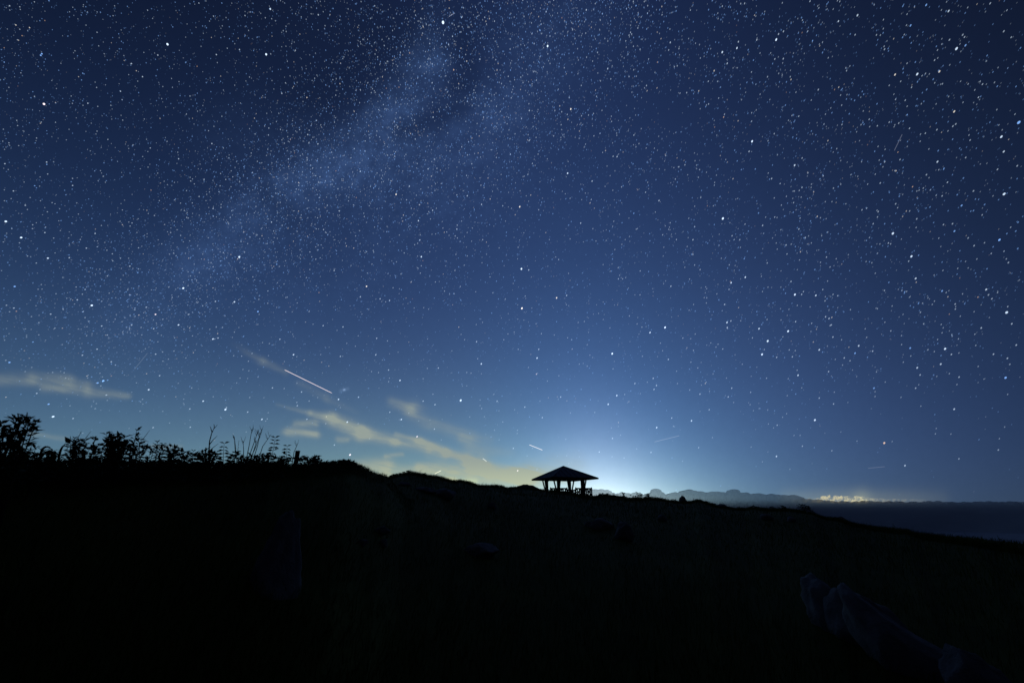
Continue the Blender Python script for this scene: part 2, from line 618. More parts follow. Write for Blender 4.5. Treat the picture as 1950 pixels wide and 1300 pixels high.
def hill_mesh():
    c = at(1001, 960, 330)
    crest = EYE + 330 * tan_el(1001, 922.5)
    n, m = 90, 24
    V, F = [], []
    d = Vector((c.x, c.y, 0)).normalized()
    s = Vector((d.y, -d.x, 0))
    for j in range(m):
        for i in range(n):
            a, b = (i / (n - 1) - 0.5) * 2, (j / (m - 1) - 0.5) * 2
            h = 18.0 * math.exp(-(a * 2.3 + 0.05) ** 2) + 2.5 * math.exp(-(a * 6 - 1.6) ** 2)
            h = h / 18.0 * max(0.0, 1 - b * b) * (crest + 4.2) + 0.35 * mnoise.noise(Vector((i * 0.45, j * 0.6, 3))) * 2 - 4.2
            p = c + s * (a * 45) + d * (b * 40)
            V.append((p.x, p.y, h))
    for j in range(m - 1):
        for i in range(n - 1):
            F.append((j * n + i, j * n + i + 1, (j + 1) * n + i + 1, (j + 1) * n + i))
    return mesh_np('hill', V, faces4=F, smooth=True)


new_obj('hill', hill_mesh(), hm, None, 'structure')

# ------------------------------------------------------------------ sea of clouds beyond and below the hill


def cloud_material(name, albedo, see_through, translucent):
    m = bpy.data.materials.new(name)
    m.use_nodes = True
    nt = m.node_tree
    nt.nodes.clear()
    g = NG(nt)
    co = g.n('ShaderNodeTexCoord').outputs['Object']
    f = g.noise(co, 0.0011, 5.0, 0.6)
    r = g.n('ShaderNodeValToRGB')
    r.color_ramp.elements[0].position, r.color_ramp.elements[1].position = 0.3, 0.7
    r.color_ramp.elements[0].color = (albedo * 0.8, albedo * 0.8, albedo * 0.82, 1)
    r.color_ramp.elements[1].color = (albedo, albedo, albedo, 1)
    nt.links.new(f, r.inputs[0])
    df = g.n('ShaderNodeBsdfDiffuse')
    nt.links.new(r.outputs[0], df.inputs['Color'])
    tl = g.n('ShaderNodeBsdfTranslucent')
    nt.links.new(r.outputs[0], tl.inputs['Color'])
    mx = g.n('ShaderNodeMixShader')
    mx.inputs[0].default_value = translucent
    nt.links.new(df.outputs[0], mx.inputs[1])
    nt.links.new(tl.outputs[0], mx.inputs[2])
    tr = g.n('ShaderNodeBsdfTransparent')
    mx2 = g.n('ShaderNodeMixShader')
    zz = g.n('ShaderNodeSeparateXYZ')
    nt.links.new(co, zz.inputs[0])
    if see_through:
        nt.links.new(g.remap(zz.outputs[2], -150.0, 130.0, 0.0, see_through), mx2.inputs[0])
    else:
        mx2.inputs[0].default_value = 0.0
    nt.links.new(mx.outputs[0], mx2.inputs[1])
    nt.links.new(tr.outputs[0], mx2.inputs[2])
    o = g.n('ShaderNodeOutputMaterial')
    nt.links.new(mx2.outputs[0], o.inputs[0])
    return m


BANKTOP = [(300, 945), (1000, 938), (1120, 934), (1130, 931.5), (1136, 930.5), (1144, 932.5), (1150, 934), (1157, 933), (1163, 936), (1170, 941), (1176, 939),
           (1184, 936.5), (1192, 938), (1199, 942), (1207, 938), (1214, 937), (1221, 940), (1229, 942), (1236, 939),
           (1242, 938), (1244.5, 933), (1249, 931.3), (1253.5, 933), (1256, 939), (1263, 942.5), (1275, 938), (1288, 936.5), (1301, 935),
           (1314, 933.2), (1325, 934.5), (1340, 937), (1360, 936.5), (1385, 937.5), (1389, 932), (1395, 930.5), (1401, 932.5), (1406, 937),
           (1420, 939), (1445, 941.5), (1465, 942), (1478, 941), (1500, 944), (1520, 946), (1550, 949.5), (1580, 952), (1600, 953.5),
           (1640, 953), (1700, 953.5), (1760, 953.5), (1850, 954), (1950, 954), (2300, 956), (3000, 958)]
KA = np.array([az_of(x, y) for x, y in BANKTOP])
KT = np.array([tan_el(x, y) for x, y in BANKTOP])


def bank_top(az):
    return EYE + 9600 * np.interp(az, KA, KT)


def bank_z(X, Y, A, Rr):
    az = np.degrees(A)
    t = (Rr - 8600) / 2000.0                       # 0 front foot, 0.5 crest, 1 back foot
    s = np.sin(np.pi * np.clip(t, 0, 1)) ** 1.4
    z = -350 + (bank_top(az) - 16 + 350) * s
    rr = np.random.default_rng(31)
    azv = az[0]
    for k in range(2600):                          # cauliflower heads piled on the bank
        a0 = rr.uniform(2, 70)
        crest = rr.random() < 0.5
        if a0 > 33 and not crest:
            continue
        r0 = rr.uniform(9450, 9700) if crest else rr.uniform(8750, 9600)
        big = rr.random() < 0.25
        Rb = (rr.uniform(55, 110) if big else rr.uniform(18, 55)) * (1.0 if a0 < 32 else 0.55)
        half = math.degrees(Rb / r0)
        i0, i1 = np.searchsorted(azv, [a0 - half, a0 + half])
        if i1 <= i0:
            continue
        dx = np.radians(azv[i0:i1] - a0) * r0
        d2 = dx[None, :] ** 2 + ((Rr[:, i0:i1] - r0) * 0.8) ** 2
        s0 = math.sin(math.pi * (r0 - 8600) / 2000.0) ** 1.4
        zc = -350 + (float(bank_top(a0)) - 16 + 350) * s0
        cap = zc + np.sqrt(np.maximum(Rb * Rb - d2, 0)) * rr.uniform(0.35, 0.62) - Rb * 0.16
        z[:, i0:i1] = np.where(d2 < Rb * Rb, np.maximum(z[:, i0:i1], cap), z[:, i0:i1])
    return z + fbm(X, Y, ((0.03, 2.2), (0.07, 1.2)), 21)


M_BANK = cloud_material('cloud_bank_vapour', 0.85, 0.60, 0.35)
M_SEA = cloud_material('cloud_sea_vapour', 0.72, 0.0, 0.0)
o = polar_sheet('cloud_bank', np.arange(-30, 75, 0.045), np.linspace(8600, 10600, 48), bank_z, M_BANK, 'structure')


def sea_z(X, Y, A, Rr):
    return -365 + fbm(X, Y, ((0.0012, 30), (0.003, 18), (0.008, 8), (0.02, 3)), 8) * np.clip((Rr - 400) / 1500, 0.1, 1)


polar_sheet('cloud_sea', np.arange(-180, 180, 0.6), np.geomspace(500, 30000, 190), sea_z, M_SEA, 'structure', wrap=True)

# ------------------------------------------------------------------ grass on the hill


def grass_object():
    N = 150000
    az = np.radians(rng.uniform(-60, 60, N))
    r = np.exp(rng.uniform(np.log(1.25), np.log(58), N))
    # more blades along the crests, which stand against the sky
    K = 42000
    a2 = rng.uniform(-52, 54, K)
    r2 = np.interp(a2, SA, SR) * rng.uniform(0.93, 1.02, K)
    a3 = rng.uniform(-60, -12, 16000)
    r3 = np.interp(a3, BA, BR) * rng.uniform(0.86, 1.05, 16000)
    az = np.concatenate([az, np.radians(a2), np.radians(a3)])
    r = np.concatenate([r, r2, r3])
    x, y = r * np.sin(az), r * np.cos(az)
    keep = np.hypot(x - GZ.x, y - GZ.y) > 3.4
    nb = int(keep[-16000:].sum())
    x, y, r = x[keep], y[keep], r[keep]
    n = len(x)
    z = ground_z(x, y)
    patch = 0.75 + 0.5 * np.clip(fbm(x, y, ((0.35, 0.6), (1.2, 0.5)), 17) + 0.3, 0, 1.2)
    h = rng.uniform(0.07, 0.21, n) * patch * np.clip(0.75 + r / 50, 0.7, 1.35)
    h = np.where(np.arange(n) >= n - nb, h * 0.5, h)
    azd = np.degrees(np.arctan2(x, y))
    onbank = (azd < np.interp(738, [0, 1950], [-48, 48])) & (azd > -70) & (r > 0.6 * np.interp(azd, BA, BR)) & (azd < -13)
    h = np.where(onbank, np.minimum(h, 0.09), h)
    tall = (rng.random(n) < 0.012) & ~onbank
    h = np.where(tall, h * 1.9, h)
    wd = np.maximum(0.0045, r * 0.00062) * rng.uniform(0.7, 1.3, n)
    th = rng.uniform(0, 2 * np.pi, n)
    fx, fy = np.cos(th), np.sin(th)
    la = rng.uniform(0, 2 * np.pi, n)
    lean = h * rng.uniform(0.05, 0.75, n)
    lx, ly = np.cos(la) * lean + 0.12 * h, np.sin(la) * lean
    P = np.stack([x, y, z - 0.02], -1)
    S = np.stack([fx * wd / 2, fy * wd / 2, np.zeros(n)], -1)
    mid = P + np.stack([lx * 0.35, ly * 0.35, h * 0.6], -1)
    tip = P + np.stack([lx, ly, h], -1)
    V = np.stack([P - S, P + S, mid + S * 0.75, mid - S * 0.75, tip], 1).reshape(-1, 3)
    b = np.arange(n)[:, None] * 5
    F4 = b + np.array([[0, 1, 2, 3]])
    F3 = b + np.array([[3, 2, 4]])
    me = mesh_np('grass', V, faces3=F3, faces4=F4)
    return new_obj('grass', me, M_GRASS, None, 'stuff')


grass_object()

# ------------------------------------------------------------------ gazebo


def gazebo():
    root = empty('gazebo', GZ, 'dark open-sided wooden gazebo with a pyramid roof on the ridge', 'gazebo')
    EV, RISE, HD = 2.10, 1.47, 4.2
    ang = [R(a) for a in (-25, 65, 155, 245)]
    corner = [Vector((HD * math.cos(a), HD * math.sin(a), EV)) for a in ang]
    apex = Vector((0, 0, EV + RISE))
    # roof: a real shell with thickness
    m = MB()
    low = [c - Vector((0, 0, 0.11)) for c in corner]
    alow = apex - Vector((0, 0, 0.16))
    m.v = [tuple(c) for c in corner] + [tuple(apex)] + [tuple(c * 1.0) for c in low] + [tuple(alow)]
    for i in range(4):
        j = (i + 1) % 4
        m.f += [(i, j, 4), (j + 5, i + 5, 9), (i, i + 5, j + 5, j)]
    roof = m.build('roof', M_ROOF, root)
    for i in range(4):
        q = MB()
        q.bar(corner[i] + Vector((0, 0, 0.01)), apex + Vector((0, 0, 0.01)), 0.16, 0.05)
        q.build('hip_cap', M_ROOF, roof)
        j = (i + 1) % 4
        a, b = corner[i] * 1.004, corner[j] * 1.004
        a.z = b.z = EV - 0.06
        MB().bar(a, b, 0.05, 0.15).build('fascia_board', M_WOOD, roof)
        # raised sheet seams
        n = 9
        sm = MB()
        for k in range(1, n):
            t = k / n
            e = corner[i].lerp(corner[j], t)
            w = 1 - abs(2 * t - 1)
            midp = corner[i].lerp(corner[j], 0.5)
            topp = e.lerp(apex + (e - midp), w)
            topp = e + (apex - midp) * w
            sm.bar(e + Vector((0, 0, 0.015)), topp + Vector((0, 0, 0.015)), 0.035, 0.04)
        sm.build('roof_seams', M_ROOF, roof)
    PD = 2.2
    feet = [Vector((PD * math.cos(a), PD * math.sin(a), 0)) for a in ang]
    slope = RISE / (HD / math.sqrt(2))

    def under(p):                          # soffit height above a plan point
        t = max(abs(p.x * math.cos(ang[0] + R(45) + R(90) * k) + p.y * math.sin(ang[0] + R(45) + R(90) * k)) for k in (0, 1))
        return EV + RISE - slope * t - 0.14
    for i in range(4):
        f = feet[i]
        MB().box((f.x, f.y, under(f) / 2), (0.24, 0.24, under(f)), Matrix.Rotation(ang[i] + R(45), 3, 'Z')).build('post', M_WOOD, root)
        for s in (-1, 1):
            nrm = ang[i] + R(45) * s                 # outward across each of the two faces
            o = Vector((math.cos(nrm), math.sin(nrm), 0))
            b = f + o * 0.66
            top = Vector((b.x, b.y, under(b) - 0.02))
            MB().bar(f + o * 0.09 + Vector((0, 0, 0.06)), top, 0.16, 0.13).build('strut', M_WOOD, root)
            inw = -o
            k = MB()
            kp = [f + inw * 0.06 + Vector((0, 0, 1.62)), f + inw * 0.15 + Vector((0, 0, 1.86)), f + inw * 0.36 + Vector((0, 0, 2.08))]
            k.bar(kp[0], kp[1], 0.075, 0.09)
            k.bar(kp[1], kp[2], 0.072, 0.087)
            k.build('knee_brace', M_WOOD, root)
        g = feet[(i + 1) % 4]
        a, b = f.lerp(g, -0.12), f.lerp(g, 1.12)
        a.z = b.z = 2.17 + 0.004 * (i % 2)
        MB().bar(a, b, 0.12, 0.2).build('beam', M_WOOD, root)
    MB().box((0, 0, 0.01), (4.6, 4.6, 0.16), Matrix.Rotation(ang[0] + R(45), 3, 'Z')).build('floor_slab', M_STONE, root)
    # bench under the roof
    bn = empty('bench', GZ + Vector((0.2, 0.35, 0.09)), 'plain dark timber bench under the gazebo roof', 'bench', None, R(20))
    MB().box((0, 0, 0.42), (1.7, 0.4, 0.06)).build('seat', M_WOOD, bn)
    for x in (-0.7, 0.7):
        MB().box((x, 0, 0.195), (0.09, 0.34, 0.388)).build('leg', M_WOOD, bn)


gazebo()


def railing(x0, x1, r, ztop, label, tilt=0.0, n=9, diag=True):
    A, B = at(x0, 945, r), at(x1, 945, r)
    B.y = A.y + tilt
    za, zb = gz(A.x, A.y), gz(B.x, B.y)
    root = empty('railing_panel', (A.x, A.y, za), label, 'railing', 'timber railing panels round the gazebo')
    L = Vector((B.x - A.x, B.y - A.y, 0))
    H = ztop - za
    for k, p in enumerate((Vector((0, 0, 0)), L)):
        zz = (za, zb)[k] - za
        MB().box((p.x, p.y, (H + 0.13 + zz - 0.1) / 2), (0.12, 0.12, H + 0.13 - zz + 0.1)).build('post', M_WOOD, root)
    e = L.normalized() * 0.06
    for zz, hh in ((H, 0.15), (H * 0.60, 0.12), (H * 0.16, 0.12)):
        MB().bar(e + Vector((0, 0, zz)), L - e + Vector((0, 0, zz)), 0.07, hh).build('rail', M_WOOD, root)
    for k in range(1, n):
        p = L * (k / n)
        MB().box((p.x, p.y + 0.05, H * 0.55), (0.125, 0.03, H * 0.86)).build('picket', M_WOOD, root)
    if diag:
        for k in range(3):
            a, b = L * (k / 3 + 0.02), L * ((k + 1) / 3 - 0.02)
            off = Vector((0, -0.055, 0))
            MB().bar(a + off + Vector((0, 0, H * 0.2)), b + off + Vector((0, 0, H * 0.95)), 0.035, 0.11).build('brace', M_WOOD, root)
            off = Vector((0, -0.095, 0))
            MB().bar(a + off + Vector((0, 0, H * 0.95)), b + off + Vector((0, 0, H * 0.2)), 0.035, 0.11).build('brace', M_WOOD, root)
    return root


ZT = EYE + 1.66
railing(1048.7, 1080.8, 51.0, ZT, 'timber railing panel left of centre, its lower half hidden by grass')
railing(1097.0, 1128.3, 50.6, ZT - 0.02, 'timber lattice railing panel under the right eave, sky showing through its gaps')
railing(1081.5, 1096.0, 58.5, ZT + 0.05, 'short railing panel set back between the two front panels', n=4, diag=False)

# ------------------------------------------------------------------ rocks


def rock_mesh(seed, taper=0.0, lean=0.0, back=0.35, sharp=0.5, facets=()):
    bm = bmesh.new()
    bmesh.ops.create_icosphere(bm, subdivisions=4, radius=1.0)
    rr = random.Random(seed)
    planes = []
    for _ in range(11):
        n = Vector((rr.gauss(0, 1), rr.gauss(0, 1), rr.gauss(0, 0.8) + 0.2)).normalized()
        planes.append((n, rr.uniform(0.62, 0.92)))
    planes += [(Vector(n).normalized(), dd) for n, dd in facets]
    off = Vector((seed * 3.1, seed * 1.7, seed * 0.9))
    for v in bm.verts:
        p = v.co.copy()
        for n, dd in planes:                         # chip flat faces off
            e = p.dot(n) - dd
            if e > 0:
                p -= n * e * (0.75 + 0.25 * sharp)
        k = 1 + 0.16 * mnoise.fractal(p * 1.6 + off, 1.0, 2.0, 4) + 0.05 * mnoise.fractal(p * 6 + off, 0.9, 2.0, 3)
        p *= k
        # water-worn furrows
        p *= 1 - 0.05 * max(0, math.sin(7 * math.atan2(p.y, p.x) + 3 * mnoise.noise(p * 2 + off)))
        t = (p.z + 1) / 2
        s = 1 - taper * max(0, t)
        p.x, p.y = p.x * s + lean * t, p.y * s + back * t
        v.co = p
    me = bpy.data.meshes.new('rock')
    bm.to_mesh(me)
    bm.free()
    me.polygons.foreach_set('use_smooth', [True] * len(me.polygons))
    return me


def rock(x, ybase, w, h, label, seed, taper=0.25, lean=0.0, r=None, dw=0.9, rot=None, back=0.35, facets=()):
    """Rock whose foot is seen at pixel x, ybase and which is w by h pixels large in the photograph."""
    if r is None:
        P, rr_ = hit(x, ybase)
    else:
        P = at(x, ybase, r)
        P.z = min(P.z, gz(P.x, P.y) + 0.05)
    k = depth_of(P) / FOC
    W, H = w * k / 2, h * k
    o = new_obj('rock', rock_mesh(seed, taper, lean, back, 0.5, facets), M_ROCK)
    o.scale = (W * 1.12, W * dw, H * 0.66)
    o.location = (P.x, P.y + W * dw * 0.6, P.z + H * 0.34)
    o.rotation_euler = (0, 0, rot if rot is not None else 0.0)
    return tag(o, label, 'rock', 'grey limestone rocks on the hillside')


rock(492, 1150, 118, 168, 'tall tapering grey rock standing in the grass at lower left', 3, taper=0.45, lean=-0.30, back=2.0, facets=[((0.72, -0.5, 0.30), 0.30)])
rock(1655, 1225, 140, 118, 'rounded grey boulder at the upper end of the lower right outcrop', 5, taper=0.45, lean=-0.1, back=1.2, facets=[((0.6, -0.3, 0.7), 0.5)])
rock(1735, 1262, 170, 118, 'low grey rock in the middle of the lower right outcrop', 8, taper=0.45, lean=-0.2, back=0.9)
rock(1835, 1318, 220, 160, 'broad sloping grey boulder, largest of the lower right outcrop', 12, taper=0.5, lean=-0.3, back=1.3, facets=[((0.6, -0.3, 0.7), 0.45)])
rock(1950, 1368, 150, 95, 'grey rock cut off by the lower right corner of the picture', 14, taper=0.4, back=0.8)
rock(1152, 1008, 46, 20, 'flat pale rock on the slope below the gazebo, left of its neighbour', 15)
rock(1194, 1030, 40, 34, 'upright pale rock on the slope below the gazebo, right of its neighbour', 17)
rock(1125, 1003, 26, 10, 'small low rock beside the flat pale rock below the gazebo', 18)
rock(845, 950, 46, 20, 'wide grey outcrop on the grassy mound in the middle distance', 19, taper=0.1)
rock(808, 938, 40, 13, 'low grey outcrop higher on the grassy mound, left of the wide one', 20, taper=0.1)
rock(768, 925, 22, 9, 'small rock near the top left of the grassy mound', 22)
rock(936, 968, 20, 12, 'small lone rock on the slope left of the gazebo', 23)
rock(722, 1016, 34, 14, 'flat grey rock beside the hollow right of the tall rock', 25)
rock(688, 1038, 22, 12, 'small grey rock low in the hollow right of the tall rock', 26)
rock(727, 1040, 18, 14, 'small knobbly rock just under the flat grey rock in the hollow', 27)
rock(915, 1062, 70, 24, 'long low ledge of rock in the middle foreground', 28, taper=0.1)
rock(1263, 992, 18, 14, 'small rock on the slope right of the pale pair', 30)
rock(1465, 990, 24, 12, 'low rock on the right slope below the skyline bush', 31)
rock(1511, 993, 18, 10, 'little rock on the right slope below the skyline outcrop', 32)
rock(1304, 957, 18, 13, 'rounded rock standing on the skyline right of the gazebo', 33, r=43.6, taper=0.35)
rock(1378, 967.5, 21, 8, 'low slab of rock on the skyline falling off at its right end', 34, r=41.5, taper=0.1)
rock(1476, 972, 17, 8, 'small lump of rock on the skyline left of the skyline bush', 35, r=38.3)
rock(1556, 988, 34, 15, 'sloping rock outcrop on the right skyline beside the bush', 37, r=35.2, taper=0.2, lean=-0.1)
rock(1609, 993, 18, 9.5, 'rounded boulder on the right skyline beyond the outcrop', 38, r=33.8)
rock(727, 909.5, 20, 6, 'flat-topped stone block on the left skyline between bank and mound', 40, r=12.2, taper=0.0)

# ------------------------------------------------------------------ plants


def curve(a, b, sag, n=6):
    a, b = Vector(a), Vector(b)
    c = a.lerp(b, 0.5) + Vector(sag)
    return [a.lerp(c, t).lerp(c.lerp(b, t), t) for t in [i / (n - 1) for i in range(n)]]


def shrub(name, label, cat, base, tips, leaf, count, spread, group, seed, twigs=(), stem_r=0.006, leaf_w=0.36, rjit=0.25, t0=0.3):
    """Leafy shrub: base (px x, distance), tips [(px x, px y)]; leaf and spread in photo pixels."""
    rd = random.Random(seed)
    bx, r = base
    P = at(bx, 890, r)
    P.z = gz(P.x, P.y) - 0.03
    root = empty(name, P, label, cat, group)
    k = depth_of(P) / FOC
    lf = MB()
    count = int(count * 0.95)
    leaf_w *= 1.2
    for tx, ty in tips:
        T = at(tx, ty, r + rd.uniform(-rjit, rjit)) - P
        b0 = Vector((T.x * 0.35 + rd.uniform(-4, 4) * k, rd.uniform(-.1, .1), 0))
        pts = curve(b0, T, (rd.uniform(-5, 5) * k, 0, T.z * 0.08), 7)
        MB().tube(pts, [stem_r * (1 - 0.75 * i / 6) for i in range(7)], 5).build('stem', M_STEM, root)
        for _ in range(count):
            t = t0 + (1 - t0) * rd.random() ** 0.75
            i = min(int(t * 6), 5)
            q = pts[i].lerp(pts[i + 1], t * 6 - i)
            th = rd.uniform(0, 2 * math.pi)
            out = Vector((math.cos(th), math.sin(th), rd.uniform(-0.25, 0.95))).normalized()
            s = spread * k * rd.random() * (1.15 - 0.75 * t)
            L = 1.25 * leaf * k * rd.uniform(0.55, 1.2)
            lf.leaf(q + out * s, out + Vector((0, 0, rd.uniform(-0.2, 0.5))), (rd.uniform(-1, 1), rd.uniform(-1, 1), 1), L, L * leaf_w * rd.uniform(0.8, 1.2))
        # crowning rosette
        for j in range(4):
            th = rd.uniform(0, 6.28)
            L = leaf * k * rd.uniform(0.6, 1.0)
            lf.leaf(T, (math.cos(th), math.sin(th), rd.uniform(0.2, 1.2)), (0, 0, 1), L, L * leaf_w)
    lf.build('foliage', M_LEAF, root, kind='stuff')
    for (ax, ay), (cx, cy) in twigs:
        A, B = at(ax, ay, r) - P, at(cx, cy, r + 0.05) - P
        MB().tube(curve(A, B, (0, 0, 0), 4), [stem_r * 0.55, stem_r * 0.5, stem_r * 0.42, stem_r * 0.3], 4).build('twig', M_STEM, root)
    return root


BANKG = 'leafy shrubs along the left bank'
shrub('shrub', 'tall dense shrub leaning up to the right at the far left edge', 'shrub', (8, 4.6),
      [(58, 797), (42, 793), (68, 804), (32, 797), (50, 805), (38, 810), (26, 818), (58, 812), (46, 820), (12, 814), (-3, 806), (-16, 800), (3, 824),
       (18, 832), (34, 830), (-12, 830), (-30, 815), (-25, 850), (2, 846), (20, 846), (10, 858), (-45, 830), (-5, 866), (24, 864)],
      13, 30, 8, BANKG, 1, twigs=[((50, 800), (52, 785)), ((36, 800), (34, 787))], stem_r=0.010, leaf_w=0.42, t0=0.45)
shrub('shrub', 'low tangled shrub at the foot of the tall one on the far left', 'shrub', (62, 5.2),
      [(52, 851), (60, 848), (68, 852), (78, 858), (44, 858), (88, 862), (58, 866), (72, 868), (100, 858), (108, 862), (35, 864), (118, 868)],
      12, 22, 10, BANKG, 2, leaf_w=0.34)
shrub('shrub', 'bushy shrub with two bare twigs sticking up, left part of the bank', 'shrub', (150, 5.5),
      [(134, 841), (142, 835), (150, 838), (159, 839), (165, 846), (140, 848), (152, 850), (128, 852), (170, 856), (145, 862), (160, 864)],
      10, 30, 8, BANKG, 3, twigs=[((146, 838), (155, 821)), ((160, 838), (173, 821)), ((134, 842), (134, 830))])
shrub('shrub', 'thin leafy shrub with drooping leaves between two bushier ones', 'shrub', (185, 5.6),
      [(180, 835), (187, 848), (176, 850), (194, 856), (182, 862), (170, 866)], 11, 18, 6, BANKG, 4)
shrub('shrub', 'dense round-headed shrub left of the tallest sprig', 'shrub', (222, 5.6),
      [(203, 826), (209, 836), (216, 834), (224, 830), (231, 828), (237, 833), (228, 838), (220, 842), (240, 843), (212, 846), (233, 848), (204, 850), (225, 854), (244, 855)],
      12, 30, 8, BANKG, 5, leaf_w=0.4)
shrub('shrub', 'tall leafy sprig with a bare twig pointing up to the right', 'shrub', (264, 5.7),
      [(260, 820), (263, 828), (270, 838), (266, 846), (256, 840), (250, 848), (274, 852)], 10, 20, 6, BANKG, 6, twigs=[((272, 836), (285, 819))])
shrub('shrub', 'small pointed shrub right of the tallest sprig', 'shrub', (300, 5.9),
      [(300, 842), (295, 848), (306, 852), (288, 856), (312, 858), (298, 862)], 9, 20, 6, BANKG, 7)
shrub('shrub', 'compact dark shrub in the middle of the left bank', 'shrub', (330, 6.0),
      [(324, 850), (331, 852), (340, 854), (346, 860), (318, 860), (334, 864), (352, 868)], 10, 24, 6, BANKG, 8)
shrub('shrub', 'low shrub with sparse tips left of the forked dead stem', 'shrub', (366, 6.2),
      [(357, 862), (366, 866), (374, 868), (350, 870)], 9, 18, 6, BANKG, 9)
shrub('shrub', 'leafy shrub round the foot of the forked dead stem', 'shrub', (396, 6.3),
      [(392, 857), (400, 860), (384, 861), (408, 863), (378, 868), (414, 866), (396, 868)], 9, 26, 6, BANKG, 10)
shrub('shrub', 'small shrub between the paired-leaf stem and the dry stalks', 'shrub', (450, 6.4),
      [(448, 862), (444, 868), (454, 866), (460, 870), (440, 874)], 8, 20, 5, BANKG, 11, twigs=[((448, 864), (446, 831)), ((452, 866), (455, 838))])
shrub('shrub', 'wide dark shrub under the dry stalks', 'shrub', (488, 6.5),
      [(470, 872), (478, 868), (486, 870), (495, 867), (503, 869), (510, 866), (517, 869), (464, 876), (524, 872), (490, 876)], 8, 26, 6, BANKG, 12)
shrub('shrub', 'small shrub just left of the wooden post', 'shrub', (538, 6.7),
      [(536, 872), (545, 874), (530, 876), (552, 873)], 8, 20, 5, BANKG, 13)
shrub('shrub', 'little bush just right of the wooden post', 'shrub', (576, 7.0),
      [(572, 872), (578, 870), (583, 873), (568, 876), (588, 877)], 8, 22, 5, BANKG, 14, twigs=[((580, 872), (587, 867))])
shrub('shrub', 'small peaked bush second from the wooden post', 'shrub', (602, 7.4),
      [(597, 875), (602, 871), (607, 874), (612, 878), (592, 878), (600, 880)], 8, 22, 5, BANKG, 15)
shrub('shrub', 'broad low bush at the right end of the left bank', 'shrub', (658, 8.4),
      [(630, 883), (637, 881), (644, 879), (650, 877.5), (657, 878), (664, 879), (671, 881), (678, 885), (685, 889), (650, 882), (666, 884), (622, 884)],
      6, 26, 5, BANKG, 16)
shrub('shrub', 'low ground-hugging shrub between post bushes and the broad bush', 'shrub', (622, 7.8),
      [(612, 883), (618, 882), (625, 882), (632, 883)], 6, 20, 5, BANKG, 18)


def leafy_stem(label, base, tip, r, pairs, leaf, seed):
    """Upright stem with each leaf an object of its own, sharing one mesh."""
    rd = random.Random(seed)
    P = at(base[0], base[1], r)
    P.z = gz(P.x, P.y)
    root = empty('leafy_plant', P, label, 'plant', 'upright leafy stems on the left bank')
    k = depth_of(P) / FOC
    T = at(*tip, r) - P
    pts = curve((0, 0, 0), T, (rd.uniform(-3, 3) * k, 0, 0), 7)
    MB().tube(pts, [0.005 * (1 - 0.7 * i / 6) for i in range(7)], 5).build('stem', M_STEM, root)
    me = MB().leaf((0, 0, 0), (1, 0, 0.0), (0, 0, 1), 1.15, 0.42).mesh('leaf')
    me.materials.append(M_LEAF)
    for i in range(pairs):
        t = 0.30 + 0.70 * i / (pairs - 1)
        a = min(int(t * 6), 5)
        q = pts[a].lerp(pts[a + 1], t * 6 - a)
        base_a = (i % 2) * 0.9 + rd.uniform(-0.3, 0.3)
        for s in (0, 1):
            o = new_obj('leaf', me, None, root)
            o.location = q
            L = leaf * k * (1.15 - 0.5 * t) * rd.uniform(0.85, 1.15)
            o.scale = (L, L, L)
            o.rotation_euler = (rd.choice((-1, 1)) * rd.uniform(0.5, 1.2), rd.uniform(-0.55, 0.25) - 0.5 * (t > 0.9), base_a + s * math.pi)
    return root


leafy_stem('upright stem with leaves in neat pairs right of the forked dead stem', (428, 889), (427, 844), 6.3, 7, 14, 1)
leafy_stem('slanting leafy stem at the right of the dry stalks', (512, 888), (524, 833), 6.5, 8, 12, 2)
leafy_stem('leafy stem immediately left of the wooden post', (546, 888), (547, 849), 6.7, 7, 12, 3)
leafy_stem('thin leafy stem low among the shrubs left of the forked dead stem', (372, 888), (368, 859), 6.2, 7, 9, 4)
leafy_stem('leafy stem poking out of the compact shrub in mid bank', (308, 888), (311, 845), 5.9, 8, 10, 5)

# bare stems
pd = at(401, 888, 6.3)
pd.z = gz(pd.x, pd.y)
ds = empty('dead_stem', pd, 'bare forked dead stem rising highest above the left bank', 'plant')


def px_tube(root, pts, r, rads, name, mat=M_DRY):
    MB().tube([at(x, y, r) - root.location for x, y in pts], rads, 5).build(name, mat, root)


px_tube(ds, [(399, 888), (398, 860), (399, 840), (403, 825), (408, 814)], 6.3, [.009, .0075, .006, .005, .003], 'stem')
px_tube(ds, [(404, 823), (402, 817), (400, 811)], 6.3, [.006, .004, .002], 'branch')
px_tube(ds, [(407, 816), (411, 812), (414, 808)], 6.3, [.005, .003, .0015], 'branch')
px_tube(ds, [(399, 846), (406, 837), (414, 829)], 6.3, [.006, .004, .0015], 'branch')
px_tube(ds, [(399, 858), (408, 850), (416, 844)], 6.3, [.005, .003, .0015], 'branch')
px_tube(ds, [(408, 814), (408, 810), (407, 807)], 6.3, [.004, .003, .0015], 'branch')

